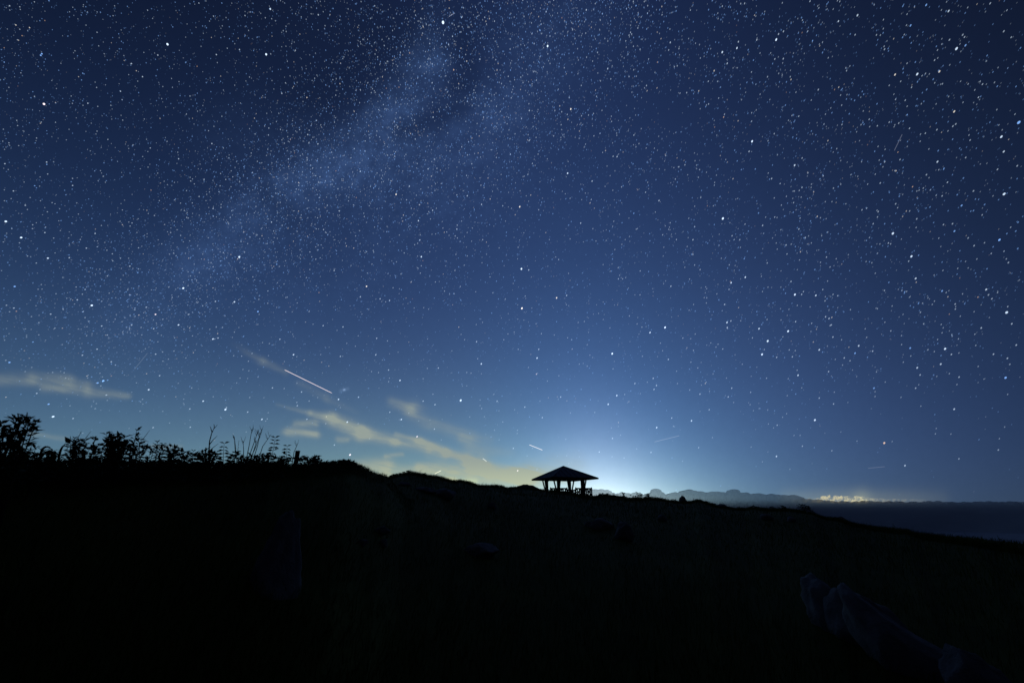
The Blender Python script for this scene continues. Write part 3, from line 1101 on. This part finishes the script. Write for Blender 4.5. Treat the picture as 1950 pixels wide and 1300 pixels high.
STK = [([(468, 880), (474, 850), (480, 816)], 3), ([(470, 880), (483, 845), (492, 818)], 4), ([(474, 880), (488, 848), (499, 816)], 4),
       ([(476, 880), (484, 855), (489, 838)], 2), ([(490, 882), (500, 850), (516, 827)], 2), ([(463, 882), (464, 858), (463, 839)], 2),
       ([(480, 882), (490, 850), (496, 824)], 3), ([(446, 884), (449, 855), (446, 830)], 2), ([(556, 884), (560, 860), (568, 842)], 2)]
for i, (pts, nb) in enumerate(STK):
    names = ['dry stalk standing nearly upright, tallest at the left of the clump', 'dry stalk curving right in the middle of the stalk clump',
             'dry stalk with a frayed head, furthest up of the clump', 'short dry stalk low inside the clump', 'thin dry stalk bending far right of the clump',
             'short straight dry stalk at the left side of the clump', 'dry stalk close beside the frayed-headed one',
             'lone thin dry stalk between the paired-leaf stem and the clump', 'thin dry stalk leaning over the wooden post']
    b = at(*pts[0], 6.45)
    b.z = gz(b.x, b.y)
    rt = empty('dry_stalk', b, names[i], 'dry stalk', 'bare dry stalks on the left bank')
    rd = random.Random(i)
    px_tube(rt, pts, 6.45, [.0055, .0042, .0022], 'stem')
    for k in range(nb + 1):
        t = rd.uniform(0.55, 0.92)
        a, b2 = pts[1], pts[2]
        x, y = a[0] + (b2[0] - a[0]) * t, a[1] + (b2[1] - a[1]) * t
        s = rd.choice((-1, 1))
        px_tube(rt, [(x, y), (x + s * 2.5, y - 5), (x + s * rd.uniform(3, 5), y - rd.uniform(8, 13))], 6.45, [.0024, .0018, .001], 'branch')

# wooden post on the bank
pp = at(562, 889, 7.1)
pp.z = gz(pp.x, pp.y) - 0.05
pt = at(562, 859, 7.1)
kk = depth_of(pp) / FOC
po = empty('post', pp, 'square dark wooden post standing among the plants on the left bank', 'post')
hh = pt.z - pp.z
MB().box((0, 0, hh / 2), (6.2 * kk, 6.2 * kk, hh)).build('shaft', M_WOOD, po)
MB().box((0, 0, hh + 0.004), (6.6 * kk, 6.6 * kk, 0.012)).build('cap', M_WOOD, po)

# arching grass tufts on the bank at far left
def arching(label, x, r, arcs, seed):
    P = at(x, 889, r)
    P.z = gz(P.x, P.y)
    rt = empty('grass_tuft', P, label, 'grass tuft', 'arching grass tufts on the left bank')
    for a in arcs:
        pts = [at(px, py, r + 0.02) - P for px, py in a]
        q = MB()
        pts = [pts[0].lerp(pts[1], t).lerp(pts[1].lerp(pts[2], t), t) for t in [i / 8 for i in range(9)]]
        q.tube(pts, [0.011 * math.sin(math.pi * min(0.9, 0.15 + i / 10)) + 0.001 for i in range(9)], 4)
        q.build('blade', M_GRASS, rt)


arching('tuft of arching grass blades beside the low tangled shrub', 92, 5.3,
        [[(76, 890), (74, 842), (96, 852)], [(104, 890), (100, 846), (88, 862)], [(96, 890), (108, 850), (104, 862)], [(110, 890), (112, 852), (124, 846)],
         [(84, 888), (90, 852), (108, 868)]], 1)
arching('tuft of arching grass blades under the leaning tall shrub', 40, 5.0,
        [[(40, 892), (42, 846), (30, 840)], [(44, 892), (46, 852), (36, 846)], [(36, 892), (52, 860), (56, 868)]], 2)

# thicket of small leaves along the bank crest
def undergrowth():
    rd = random.Random(77)
    m = MB()
    for _ in range(15000):
        x = rd.uniform(-120, 700)
        rb = float(np.interp(az_of(x, 888), BA, BR))
        r = rb * rd.uniform(0.88, 1.03)
        P = at(x, 888, r)
        g = gz(P.x, P.y)
        k = depth_of(P) / FOC
        hgt = (18 if x < 250 else 14 if x < 340 else 9 if x < 540 else 1.5) * (0.62 + 0.40 * mnoise.noise(Vector((x * 0.045, 0, 4))) + 0.25 * mnoise.noise(Vector((x * 0.15, 0, 9))))
        P.z = g + hgt * k * rd.random() ** 0.8
        L = k * (rd.uniform(5, 11) if x < 540 else rd.uniform(2.5, 5))
        th = rd.uniform(0, 6.28)
        m.leaf(P, (math.cos(th), math.sin(th), rd.uniform(-0.2, 1.0)), (rd.uniform(-1, 1), rd.uniform(-1, 1), 1), L, L * 0.4)
    m.build('undergrowth', M_LEAF, None, kind='stuff')


undergrowth()

# bushes on the far skyline
SKG = 'small bushes along the right skyline'


def bush(label, x, r, tips, leaf, count, spread, seed):
    return shrub('bush', label, 'bush', (x, r), tips, leaf, count, spread, SKG, seed, stem_r=0.02, leaf_w=0.5, rjit=0.5, t0=0.25)


bush('rounded bush on the skyline right beside the lattice railing', 1147, 43.5, [(1137, 944), (1141, 941.5), (1146, 940.5), (1151, 941), (1156, 941), (1160, 944), (1148, 945)], 3, 34, 4, 51)
bush('narrow spire-like bush on the skyline right of the rounded bush', 1187, 43.5, [(1187, 939.5), (1185, 944), (1189, 944), (1191, 947)], 3, 22, 2, 52)
bush('tiny thin bush between the spire-like one and the branching one', 1202, 43.5, [(1202, 943.5), (1204, 947), (1200, 948)], 2.6, 16, 1.6, 53)
bush('open branching bush on the skyline with sky between its sprigs', 1215, 43.5, [(1213, 938), (1219, 938.5), (1216, 943), (1210, 945), (1222, 942), (1208, 948)], 3, 18, 2.6, 54)
bush('small square-topped bush right of the open branching one', 1232, 43.5, [(1229, 941.5), (1233, 940.5), (1236, 942), (1232, 946), (1226, 948), (1240, 948)], 3, 24, 2.6, 55)
bush('wind-bent flat-topped bush on the right skyline', 1526, 37.2, [(1518, 962), (1524, 961), (1531, 961.5), (1536, 963), (1521, 967), (1529, 966), (1540, 968), (1543, 972), (1515, 970)], 3.2, 26, 3.4, 56)
bush('little tufted bush on the skyline left of the flat-topped one', 1488, 38.4, [(1487, 962.5), (1490, 964), (1485, 967), (1493, 967)], 3, 22, 2.2, 57)
bush('low bush spreading right of the rounded skyline rock', 1327, 43.6, [(1321, 953), (1327, 951.5), (1333, 952.5), (1339, 955), (1345, 956.5)], 2.6, 24, 2.4, 58)
bush('low bush between the railing bush and the spire-like bush', 1168, 43.5, [(1164, 945), (1170, 944.5), (1175, 945.5)], 2.6, 22, 2.2, 59)

for i, (x, y, lab) in enumerate([
    (1257, 948, 'tiny tuft-like bush on the skyline, first right of the square-topped bush'),
    (1281, 951, 'low flat bush on the skyline just left of the rounded rock'),
    (1352, 957, 'small bush on the falling skyline left of the low rock slab'),
    (1408, 966, 'small bush in the dip of the skyline right of the low rock slab'),
    (1434, 964, 'rounded tuft-like bush on the little rise of the right skyline'),
    (1590, 985, 'tiny bush between the rock outcrop and the boulder on the right skyline'),
    (1640, 999, 'last small bush on the skyline right of the boulder')]):
    rr_ = float(np.interp(az_of(x, y), SA, SR)) - 0.5
    bush(lab, x, rr_, [(x - 7, y + 2.5), (x - 3, y + .5), (x, y - .5), (x + 4, y + 1), (x + 9, y + 3)], 2.4, 20, 2.2, 70 + i)
for i, (x, y, r_, lab) in enumerate([
    (752, 902, 21.6, 'leafy tuft at the left foot of the grassy mound'),
    (776, 896.5, 23, 'leafy tuft crowning the grassy mound'),
    (806, 902, 24.4, 'leafy tuft on the right shoulder of the grassy mound'),
    (838, 909, 26.8, 'small leafy tuft low on the right slope of the grassy mound'),
    (893, 917, 32, 'small leafy tuft on the ridge between mound and gazebo'),
    (944, 923, 36, 'small leafy tuft on the ridge nearer the gazebo')]):
    shrub('leafy_tuft', lab, 'leafy tuft', (x, r_ - 0.3), [(x - 6, y + 2.5), (x - 2, y + .5), (x + 2, y), (x + 6, y + 2)], 2.6, 18, 2.4,
          'leafy tufts on the ridge left of the gazebo', 90 + i, stem_r=0.012, leaf_w=0.45, rjit=0.3, t0=0.2)

# ------------------------------------------------------------------ stars
POLE = Vector((-0.7856, 0.2743, 0.5547))      # direction of the celestial pole for this place and view
SD = 32000.0
TILES = {
 (0, 0): "363,859,5.5p 1382,367,5.5 404,8,4b 79,50,4 131,208,4w 244,230,4w 370,171,3.5o 574,99,3.5 573,142,3.5b 352,57,3b 432,247,3.5b 345,445,4.5b 336,458,4.5b 424,458,3.5b 66,334,3.5 35,514,4b 16,477,3.5b 683,606,4b 665,513,3.5b 801,100,3.2 643,158,3.2 863,446,3.2 1187,434,3.5 1302,456,4 1259,154,3.5 1085,526,4 1022,460,3.5 1176,634,4 1062,617,3.5 785,679,3.5 994,754,4 725,853,4 711,909,3.5b 645,1020,3.5b 570,1068,3.5 313,1063,3.5b 239,1113,3 39,1100,3b 428,1128,3 212,1160,3 119,607,3b 363,544,3b 1334,815,3.5 1367,885,3 1423,722,3.5 1220,1251,3.5 1062,1226,3.5 1035,1190,3 1209,1150,3.5 843,957,3 792,1107,3.5 745,1246,3.5 1611,1247,3 1436,533,3 1617,227,3 1607,37,3 360,804,3.5b 327,915,3 5,808,3.5b",
 (400, 0): "463,450,5.2 497,76,4.7 243,411,4 52,452,4 60,518,3.5 893,124,4 793,161,3.5 934,99,3.5 990,123,3.5w 741,283,3.5w 700,423,3.5 638,508,3.5 660,628,3.5 511,666,3.5 592,771,4 799,806,4w 468,936,3.5 251,852,3.5 806,1111,4 890,1188,4 838,1026,3.5 681,996,3.5 745,1285,3.5 1036,972,3.5 1411,961,3.5 1544,1057,3.5 15,1185,4 110,745,3.5 280,1196,3.5 965,276,3.5b 1512,152,3.5 1508,393,3 706,1082,3.5 1385,232,3 132,147,3.5 289,97,3 355,30,3.5b 614,27,3 1615,811,3 1570,700,3",
 (800, 0): "189,187,6.3 1052,382,5 1371,84,4 1019,395,3.5 978,139,3.5w 493,490,4 277,577,4o 1299,404,3.5 1243,901,4.5w 901,913,4 688,815,3.5 586,833,3.5 653,681,3.5 107,968,4 121,999,3 1548,568,4 1466,604,3.5 1258,239,3.5 1654,275,3.5b 1715,446,3.5 862,377,3.5 625,930,3.5 719,1023,3.5 1192,300,3 282,342,3.5 400,1170,3.5 601,1108,3 465,1105,3 590,1237,3.5 1365,1190,3.5 1250,1010,3 1625,1293,4",
 (1200, 0): "1205,329,5 760,432,4.7 881,398,4.5 893,346,4 1045,330,4 801,524,4 1224,283,4 1265,261,4 693,585,4w 1006,1167,5 981,1250,4 1159,439,3.5 1263,486,4 1040,909,3.5 140,750,3.5w 331,352,4 98,326,3.5 611,440,3.5b 610,467,3 1026,128,3.5w 377,60,3.5 521,182,3.5b 1587,435,4b 1602,410,3.5b 1306,994,3.5 1599,1025,3.5 1552,741,4 1611,943,3.5 1650,651,3.5b 1717,177,4 1535,137,3.5b 1516,231,3 919,824,3.5 723,111,3.5 1383,155,3 1368,762,3.5 200,1224,3.5 1215,1278,3.5 53,1155,3.5b 572,370,3.5 857,480,3.5",
 (1550, 0): "359,128,4.5 1176,403,5.5 1250,376,4.5b 1035,591,4.5w 852,613,5 669,617,4.5w 736,568,4b 926,43,4.5b 797,212,4.5b 763,210,3.5 1111,93,4.5 1091,95,3.5b 1227,289,4 1118,330,4 1055,365,3.5 1055,322,3 1454,30,4 1592,87,3.5 1566,260,4 1157,921,4.6w 1690,1011,6b 1546,1129,5 1566,1251,4.5 1146,1042,4 1170,1024,4 984,655,4b 996,685,3.5 930,740,4b 667,1031,3.5 1014,1071,4 886,857,3.5 1272,694,3.5 1422,506,3.5 582,408,4 548,292,3.5 526,330,3.5b 572,238,3.5 203,177,3.5 529,1209,3.5 879,1108,3.5 876,1167,3.5 1279,1115,3.5 1025,1244,4b 948,1230,3.5 740,40,3.5b 768,119,3.5 460,1046,3.5 1248,109,3.5b 587,1233,3.5 1519,559,3 290,782,3.5b",
 (0, 300): "48,527,5.2 175,660,5 385,38,4 386,57,4b 209,394,4 395,830,4.6 370,619,4 121,1063,4.6b 757,1219,5 572,826,4 40,51,4 111,276,4 36,267,3.5 286,233,4b 599,231,4 331,161,3.5 199,203,3.5 785,626,4 498,602,3.5 485,522,3.5 713,747,4 672,415,3.5b 492,423,3.5 1071,896,4 1137,949,4b 1512,1077,5 1381,224,3.5 1474,11,4 1283,1293,4.5p 114,1241,4 347,1085,3.5 584,1166,3.5 638,1173,4 615,1208,3.5 551,1160,3.5 823,921,3.5 1017,971,3.5 1530,790,3.5 1514,1027,3.5 1537,1098,3.5 817,1172,3.5 865,700,3.5 1622,1165,3.5 1650,1165,3.5 1672,797,3.5 810,191,3.5 637,168,3 55,625,3.5 573,720,3 889,560,3 912,468,3 1213,654,3",
 (400, 300): "241,820,5 1535,304,4.5w 1350,252,4b 1239,115,4 1645,237,4 1291,1062,4.5w 201,1190,4.5 44,1186,4 507,533,4 1238,710,3.5 1239,775,3.5 1024,931,4 1240,1148,4 1481,1178,4 1403,1165,4 959,620,3.5 1163,890,3.5 1719,522,4 1731,680,4 847,132,3.5 1430,199,3.5 1240,282,3.5 1290,535,3.5 1235,604,3.5 541,296,3.5 410,670,3.5 453,780,3.5 550,880,4b 877,268,3.5 876,415,3 395,1270,4.5b 405,1293,3.5 624,1273,3.5 550,1235,3.5 1684,1240,3.5 1662,1022,3.5 1712,813,3.5 1357,574,3.5 687,441,3.5 1145,329,3.5 541,257,3.5",
 (800, 300): "822,406,4.5w 1217,130,4.5 389,316,4 507,387,4 836,918,5 896,927,4 1126,1157,4.5w 1209,1137,4 840,1243,5w 1325,541,4 1419,195,4 103,435,4 10,818,4.5 66,94,4 303,590,4 215,856,3.5 547,698,3.5w 365,888,3.5 1066,677,3.5 1119,820,3.5 1101,186,3.5 1510,883,3.5 1646,971,3.5 1590,270,3.5 1665,716,3.5 1645,468,3.5 1692,677,3.5 1542,71,3.5 425,690,3.5 128,630,3.5 239,642,3.5 80,777,3.5 30,1237,3.5 70,1250,3.5 1579,685,3.5b 820,681,3",
 (1200, 300): "765,503,5.6 1357,64,4.5 1359,1130,5 1532,1137,4.5 1415,1128,4 833,1032,4.5 950,987,4.5 1167,174,4 1286,722,4 779,1211,4 1059,458,4b 1118,492,3.5 238,355,4 707,456,3.5b 1392,590,4 1327,1022,4 1630,616,3.5 1707,546,4b 518,678,4 910,741,3.5 873,850,3.5b 941,834,4b 752,831,3.5 451,905,3.5 336,1061,4 1092,1105,3.5 1445,661,4 30,460,4b 208,450,3.5 1093,560,4 1212,495,3.5 1493,247,3.5 1495,220,3.5 1139,129,3.5 697,206,3.5 694,228,3.5 611,1155,3.5 486,1259,3.5 1137,1069,3.5 623,1067,3.5 1610,365,3.5 1665,364,3.5 1700,835,3.5 145,205,3.5 278,740,3.5 1580,645,3.5 1397,845,3.5 1495,705,3.5",
 (1550, 300): "651,626,5.4 1569,301,5.5 804,815,5 1530,679,5b 839,997,4.6 844,1028,3.5w 1590,1277,5.5 1019,35,4.5 1421,1088,4.6 1440,1132,4 1468,1164,4 1159,607,4.5b 704,320,4b 1233,170,4b 1218,396,4.5b 1316,276,4 1408,388,4b 1316,438,4b 1143,546,4 530,446,4 520,436,3.5 674,382,4 547,211,4 1514,98,4 1684,534,4b 1665,607,4b 1681,750,4b 1623,575,3.5 1057,1100,4.5b 1091,1113,3.5 862,1204,4b 896,1201,3.5 1165,1208,4 1226,1124,3.5 765,1104,3.5 787,1153,3 645,1224,3.5 1064,931,3.5 848,506,4 843,577,3.5 1008,312,3.5 960,268,3.5 1321,727,4 1407,703,3.5 1604,866,4 1568,772,3.5 1587,836,3.5 928,142,4 902,252,3.5 849,277,3.5 458,660,3.5 506,954,3.5 1344,837,3.5 1186,914,3.5 584,36,4 305,142,3.5 393,35,3.5 443,220,3.5 1515,1113,3.5 430,858,3.5 762,442,3.5w 732,486,3.5w 1030,665,3.5 544,713,3.5",
 (0, 570): "78,519,4.5b 438,966,5.2 603,981,4 401,863,4.5b 1227,744,4.5 852,671,5b 806,688,4.5b 888,665,4b 918,514,4 845,638,3.5 825,609,3.5 843,535,3.5 801,410,4 680,460,4 839,219,4 1268,241,4 1086,211,4 1473,210,4.5 1284,451,4 877,788,4 1160,843,3.5 1676,838,4.5 1566,902,4 1155,921,3.5 1343,922,3.5 1263,1056,4 1570,1053,4 272,351,4b 418,121,4 513,372,3.5 303,774,4 262,560,3.5 208,594,3.5 1317,628,4 1303,349,3.5 1331,296,3.5 1030,150,3.5 1200,406,3.5 755,882,3.5 795,858,3.5 578,876,3.5 885,832,3.5 1516,821,3.5 1518,865,3.5 1126,687,3.5 1065,1063,3 1399,1018,3.5 1203,1177,3.5 1158,1215,3.5 683,1102,3.5 445,245,3 38,336,3.5 275,450,3.5b 257,247,3 529,603,3.5 1007,183,3.5",
 (400, 580): "24,283,4.6 66,275,4 576,285,4 689,412,4.5 716,428,3.5 515,685,4 127,864,5 135,848,4 311,884,4 428,945,4.5 720,832,4 755,719,4 1060,780,4.5 1132,967,4.5 1155,1237,5p 1026,1156,4 1368,412,4 1075,426,4 1097,183,4 1567,624,4.5 1473,538,4 1375,277,4 1578,946,4.5 1483,886,4 1224,762,4 799,944,4 1199,342,3.5 1128,318,3.5 980,505,3.5w 776,457,3.5w 717,647,3.5 433,312,3.5 490,320,3.5 933,173,4 850,161,3.5 1640,893,3.5 1708,1087,4.6p 1075,848,3.5 888,765,3.5 1480,605,3.5 396,597,3.5 220,645,3.5 480,890,3.5 298,1048,3.5 190,1066,3.5 1222,980,3.5 1315,1104,3.5",
 (800, 600): "335,702,5.6 1585,317,5 505,401,4.5 965,353,4.5 960,485,4p 635,709,4 1008,844,4 1160,674,4 1623,662,4.5 1552,734,4.5 1587,1015,4 769,1097,4 150,435,4 25,708,4 122,737,4 118,938,4 466,218,4 979,281,4 864,757,4 780,779,3.5 651,788,3.5 609,651,3.5 989,708,3.5 1050,543,3.5 1145,499,3.5 1401,329,3.5 1313,403,3.5 495,698,3.5 495,745,3.5 410,838,3.5 530,836,3.5 1240,805,3.5 1478,1127,4 1653,988,3.5 1227,1222,3.5 1202,1022,3.5 926,1097,3.5 613,946,3.5 652,1026,3.5 175,1027,3.5 515,59,3.5 463,77,3.5 338,158,3.5 1217,186,3.5 1249,201,3.5 1378,243,3.5 893,431,3.5 776,140,3.5 1304,60,3.5 1566,105,3.5 1584,1166,3.5 805,1281,4.5p",
 (1200, 600): "288,101,5 164,143,4.5 799,60,4.5 831,47,4 801,101,4 1063,111,4.5 1303,132,5 1135,213,5 1088,323,5 1560,285,4.5 1338,343,4 1209,347,4 315,364,4 190,520,4 217,579,4 197,611,4 141,552,3.5 39,563,4 838,601,4 809,673,4 576,650,4 383,461,3.5 390,563,3.5 506,870,4.5 343,847,4 219,926,4.5 172,1130,4 565,1091,4 652,779,4 1385,495,4.5 1524,864,5 1207,1163,4.5 1421,1079,4 1213,906,4 998,1086,3.5 1291,811,3.5 1258,840,3.5 1064,769,3.5 1135,780,3.5 1637,465,4 1560,683,4 1684,634,3.5 1678,731,4 1365,53,4 1659,80,4 1673,180,4 1641,27,4 1612,13,4 1245,39,3.5 925,404,3.5 684,483,3.5 725,239,3.5 708,262,3.5 1260,178,3.5 627,552,3.5 655,627,3.5 854,719,3.5 990,737,3.5 1416,598,3.5 1296,663,3.5 1304,523,3.5 268,292,3.5 101,338,3.5 250,230,3.5 431,1203,3.5 1318,1269,3.5 1352,991,3.5 1402,990,3.5 55,1101,3.5 1091,1208,3.5",
 (1550, 600): "1082,277,5 369,252,4.5 339,313,4.5b 794,271,4.5b 1046,403,4.5 1581,515,5b 1481,321,4 1596,355,4 852,433,4.5 876,492,4 495,601,4.5b 504,630,3.5 839,601,4 1157,774,4.5 580,1053,5o 645,1041,3.5 355,1037,3.5 751,1239,4.5 1196,1183,4 1521,1110,4 1632,71,4 1669,246,4 1380,105,4 1335,249,3.5 484,296,4 250,352,4 723,242,3.5 722,168,3.5 585,58,3.5 423,112,3.5 434,183,3.5 1134,323,4 1196,311,3.5 1197,510,4 1117,481,3.5 1180,571,3.5 1598,652,3.5 882,749,3.5 1130,979,3.5 1009,933,3.5 1355,422,3.5 993,300,3.5 799,336,3.5 718,677,3.5 588,551,3.5 236,411,3.5 1050,76,3.5 1057,145,3.5 1137,160,3.5 1192,195,3.5 1327,157,3.5 1020,200,3.5 280,719,3 222,962,3 1573,921,3.5 737,387,3.5 516,467,3.5",
}
TINT = {'': (0.66, 0.82, 1.0), 'b': (0.24, 0.48, 1.0), 'w': (1.0, 0.93, 0.80), 'o': (1.0, 0.66, 0.40), 'p': (1.0, 0.86, 0.90)}
STARS = []
for (ox, oy), txt in TILES.items():
    for it in txt.split():
        a, b, c = it.split(',')
        col = c[-1] if c[-1] in 'bwop' else ''
        STARS.append((ox + float(a) / 4.3325, oy + float(b) / 4.3325, float(c.rstrip('bwop')), col))
STARS.sort(key=lambda s: -s[2])


def star_frame(x, y):
    d = ray(x, y).normalized()
    t = POLE.cross(d)
    dec = t.length                                   # cosine of the declination
    t = t.normalized()
    s = d.cross(t)
    return d, t, s, dec


M_STAR = emit_material('starlight', 'object', strength=0.5)
M_STARS = emit_material('faint_starlight', 'starcol', strength=0.5)
bm = bmesh.new()
bmesh.ops.create_icosphere(bm, subdivisions=2, radius=1.0)
star_me = bpy.data.meshes.new('star')
bm.to_mesh(star_me)
bm.free()
star_me.materials.append(M_STAR)
TRAIL = R(0.042)                                      # half of the sky's turn during the exposure
SIZE = {k_: v_ * 0.68 for k_, v_ in {3: 0.72, 3.2: 0.8, 3.5: 0.95, 4: 1.25, 4.5: 1.6, 4.6: 1.7, 4.7: 1.75, 5: 2.0, 5.2: 2.15, 5.4: 2.25, 5.5: 2.35, 5.6: 2.4, 6: 2.8, 6.3: 3.2}.items()}
WORD = {'': 'white', 'b': 'blue-white', 'w': 'warm white', 'o': 'orange', 'p': 'pinkish white'}


def region(x, y):
    if y > 690:
        return 'low over the clouds at left' if x < 640 else 'low over the glowing horizon' if x < 1250 else 'low over the cloud bank at right'
    mw = abs((x - 290) * 0.67 + (y - 560) * 0.74) < 95 and x < 1000
    if mw:
        return 'inside the pale band of the Milky Way'
    if y < 330:
        return 'in the dark sky at upper left' if x < 560 else 'near the top middle of the sky' if x < 1250 else 'in the dark sky at upper right'
    return 'in the left half of the mid sky' if x < 700 else 'in the middle of the sky' if x < 1300 else 'in the right half of the mid sky'


SPECIAL = {(843.6, 43.2): 'brightest white star, near the top edge beside the Milky Way',
           (1940.1, 233.4): 'brightest blue-white star, close to the right edge of the sky',
           (1376.6, 416.1): 'brightest star right of centre, alone in the middle of the sky',
           (877.3, 762.0): 'brightest star above the cirrus fan left of the gazebo',
           (1683.9, 843.1): 'orange star low on the right above the cloud bank',
           (85.4, 39.5): 'small orange star near the upper left corner',
           (101.1, 793.0): 'bright star just above the shrubs at the left edge',
           (666.6, 865.5): 'pinkish star low over the broad bush of the bank',
           (196.7, 724.9): 'brightest star of the small cluster over the left cloud',
           (985.8, 895.7): 'pinkish light point low in the yellow cloud beside the gazebo',
           (83.8, 198.3): 'bright pinkish star at the upper left'}
NBIG = 296
# density of the faint field follows the Milky Way


def star_rest():
    D, T, S2, L, W, Cc = [], [], [], [], [], []

    def put(x, y, rad, col, b):
        d, t, s, dec = star_frame(x, y)
        D.append(d)
        T.append(t)
        S2.append(s)
        c3 = ray(x, y).length
        W.append(rad / FOC / c3)
        L.append(rad / FOC / c3 + TRAIL * dec)
        Cc.append([q * b for q in TINT[col]])
    for x, y, m, col in STARS[NBIG:]:
        low = 1 - 0.45 * max(0, (y - 650) / 260)
        put(x, y, SIZE[m], col, (0.48 if m >= 3.9 else 0.34) * low)
    rd = random.Random(5)
    segs = [((250, 600), (520, 385), 1.2), ((520, 385), (700, 280), 1.8), ((700, 280), (815, 110), 1.8), ((815, 110), (860, -20), 1.3), ((760, 330), (960, 190), 1.2), ((960, 190), (1120, -20), 1.3)]
    n = 0
    while n < 23000:
        x, y = rd.uniform(-120, 2070), rd.uniform(-60, 955)
        f = 0.24
        for (a, b, w) in segs:
            ax, ay = a
            vx, vy = b[0] - ax, b[1] - ay
            h = max(0, min(1, ((x - ax) * vx + (y - ay) * vy) / (vx * vx + vy * vy)))
            dd = math.hypot(x - ax - vx * h, y - ay - vy * h)
            f = max(f, 0.24 + 0.46 * w * math.exp(-(dd / 140) ** 2))
        f += 0.20 * mnoise.noise(Vector((x * 0.012, y * 0.012, 0))) + 0.20 * mnoise.noise(Vector((x * 0.045, y * 0.045, 7)))
        if y > 560:
            f *= max(0.04, 1 - (y - 560) / 300)
        if x > 1500:
            f *= max(0.35, 1 - (x - 1500) / 700)
        if rd.random() > f:
            continue
        n += 1
        e = rd.random()
        mag = e ** 3.0
        rad = 0.44 + 0.30 * mag
        b = 0.07 + 0.36 * mag + 0.07 * rd.random()
        if y > 600:
            b *= 0.9 - 0.2 * (y - 600) / 300
        col = rd.choices(['', 'b', 'w', 'o'], [4, 6.4, 0.35, 0.06])[0]
        put(x, y, rad, col, b)
    D, T, S2, L, W, Cc = [np.array([list(q) if hasattr(q, '__len__') else q for q in A]) for A in (D, T, S2, L, W, Cc)]
    C0 = D * SD
    a, b, c = T * (L * SD)[:, None], S2 * (W * SD)[:, None], D * (W * SD)[:, None]
    k = 0.62
    # stretched body: hexagonal girdle with two poles towards and away from us
    ring = [a, a * k + b * 0.9, -a * k + b * 0.9, -a, -a * k - b * 0.9, a * k - b * 0.9]
    V = np.stack([C0 + q for q in ring] + [C0 + c, C0 - c], 1).reshape(-1, 3)
    n = len(C0)
    F = []
    for i in range(6):
        F.append([i, (i + 1) % 6, 6])
        F.append([(i + 1) % 6, i, 7])
    F3 = (np.arange(n)[:, None, None] * 8 + np.array(F)[None]).reshape(-1, 3)
    me = mesh_np('stars', V, faces3=F3)
    at_ = me.attributes.new('starcol', 'FLOAT_COLOR', 'POINT')
    cc = np.concatenate([np.repeat(Cc, 8, 0), np.ones((n * 8, 1))], 1).astype(np.float32)
    at_.data.foreach_set('color', cc.ravel())
    new_obj('stars', me, M_STARS, None, 'stuff')


star_rest()
for x, y, m, col in STARS[:NBIG]:
    d, t, s, dec = star_frame(x, y)
    o = new_obj('star', star_me)
    lab = None
    for (sx, sy), l in SPECIAL.items():
        if abs(sx - x) < 1.5 and abs(sy - y) < 1.5:
            lab = l
    size = 'large bright' if m >= 5 else 'bright' if m >= 4.4 else 'small sharp'
    tag(o, lab or f'{size} {WORD[col]} star {region(x, y)}', 'star', 'brighter stars of the night sky')
    rad = SIZE[m] / FOC / ray(x, y).length * SD
    o.matrix_world = Matrix.Translation(d * SD) @ Matrix((t, s, d)).transposed().to_4x4() @ Matrix.Diagonal((rad + TRAIL * dec * SD, rad, rad, 1))
    low = 1 - 0.30 * max(0, (y - 650) / 260)
    b = (1.4 if m >= 5 else 0.95 if m >= 4.4 else 0.58 if m >= 3.9 else 0.42) * low * (1 - 0.34 * min(1, max(0, (x - 1250) / 400)))
    o.color = tuple(q * b for q in TINT[col]) + (1,)

# light trails of aircraft and satellites among the stars
TR = 'short light trails in the sky'
for (a, b, w, c, lab) in [
    ((542, 704), (632, 748), 0.45, (0.95, 0.76, 0.70), 'longest light trail, pinkish, slanting down above the cirrus'),
    ((1008, 846.5), (1033, 856.5), 0.5, (0.75, 0.62, 0.52), 'short bright light trail above the left side of the gazebo roof'),
    ((1246, 841), (1294, 829), 0.45, (0.13, 0.13, 0.13), 'faint light trail rising to the right, right of the gazebo'),
    ((1653, 891), (1685, 888), 0.6, (0.06, 0.06, 0.07), 'very faint nearly level light trail low at the right'),
    ((827, 902), (840, 895.5), 0.6, (0.55, 0.52, 0.36), 'small yellowish light trail in the glowing cloud above the ridge'),
    ((919.5, 872.5), (926.5, 878), 0.7, (0.42, 0.40, 0.34), 'tiny light trail in a wisp of cloud above the yellow glow'),
    ((1703, 287), (1718, 256), 0.5, (0.10, 0.11, 0.14), 'very faint steep light trail in the upper right sky'),
    ((256, 703), (281, 672), 0.5, (0.06, 0.07, 0.08), 'very faint steep light trail over the left cloud'),
    ((855, 32), (866, 25), 0.5, (0.2, 0.22, 0.28), 'tiny faint light trail beside the brightest star'),
]:
    A, B = ray(*a).normalized() * (SD * 0.95), ray(*b).normalized() * (SD * 0.95)
    rr = w / FOC * SD * 0.95 / ray(*a).length
    pts = [A.lerp(B, t) for t in (0, 0.02, 0.5, 0.98, 1)]
    o = MB().tube(pts, [rr * 0.4, rr, rr, rr, rr * 0.4], 8).build('light_trail', emit_material('trail_light', None, c, 0.5))
    tag(o, lab, 'light trail', TR)
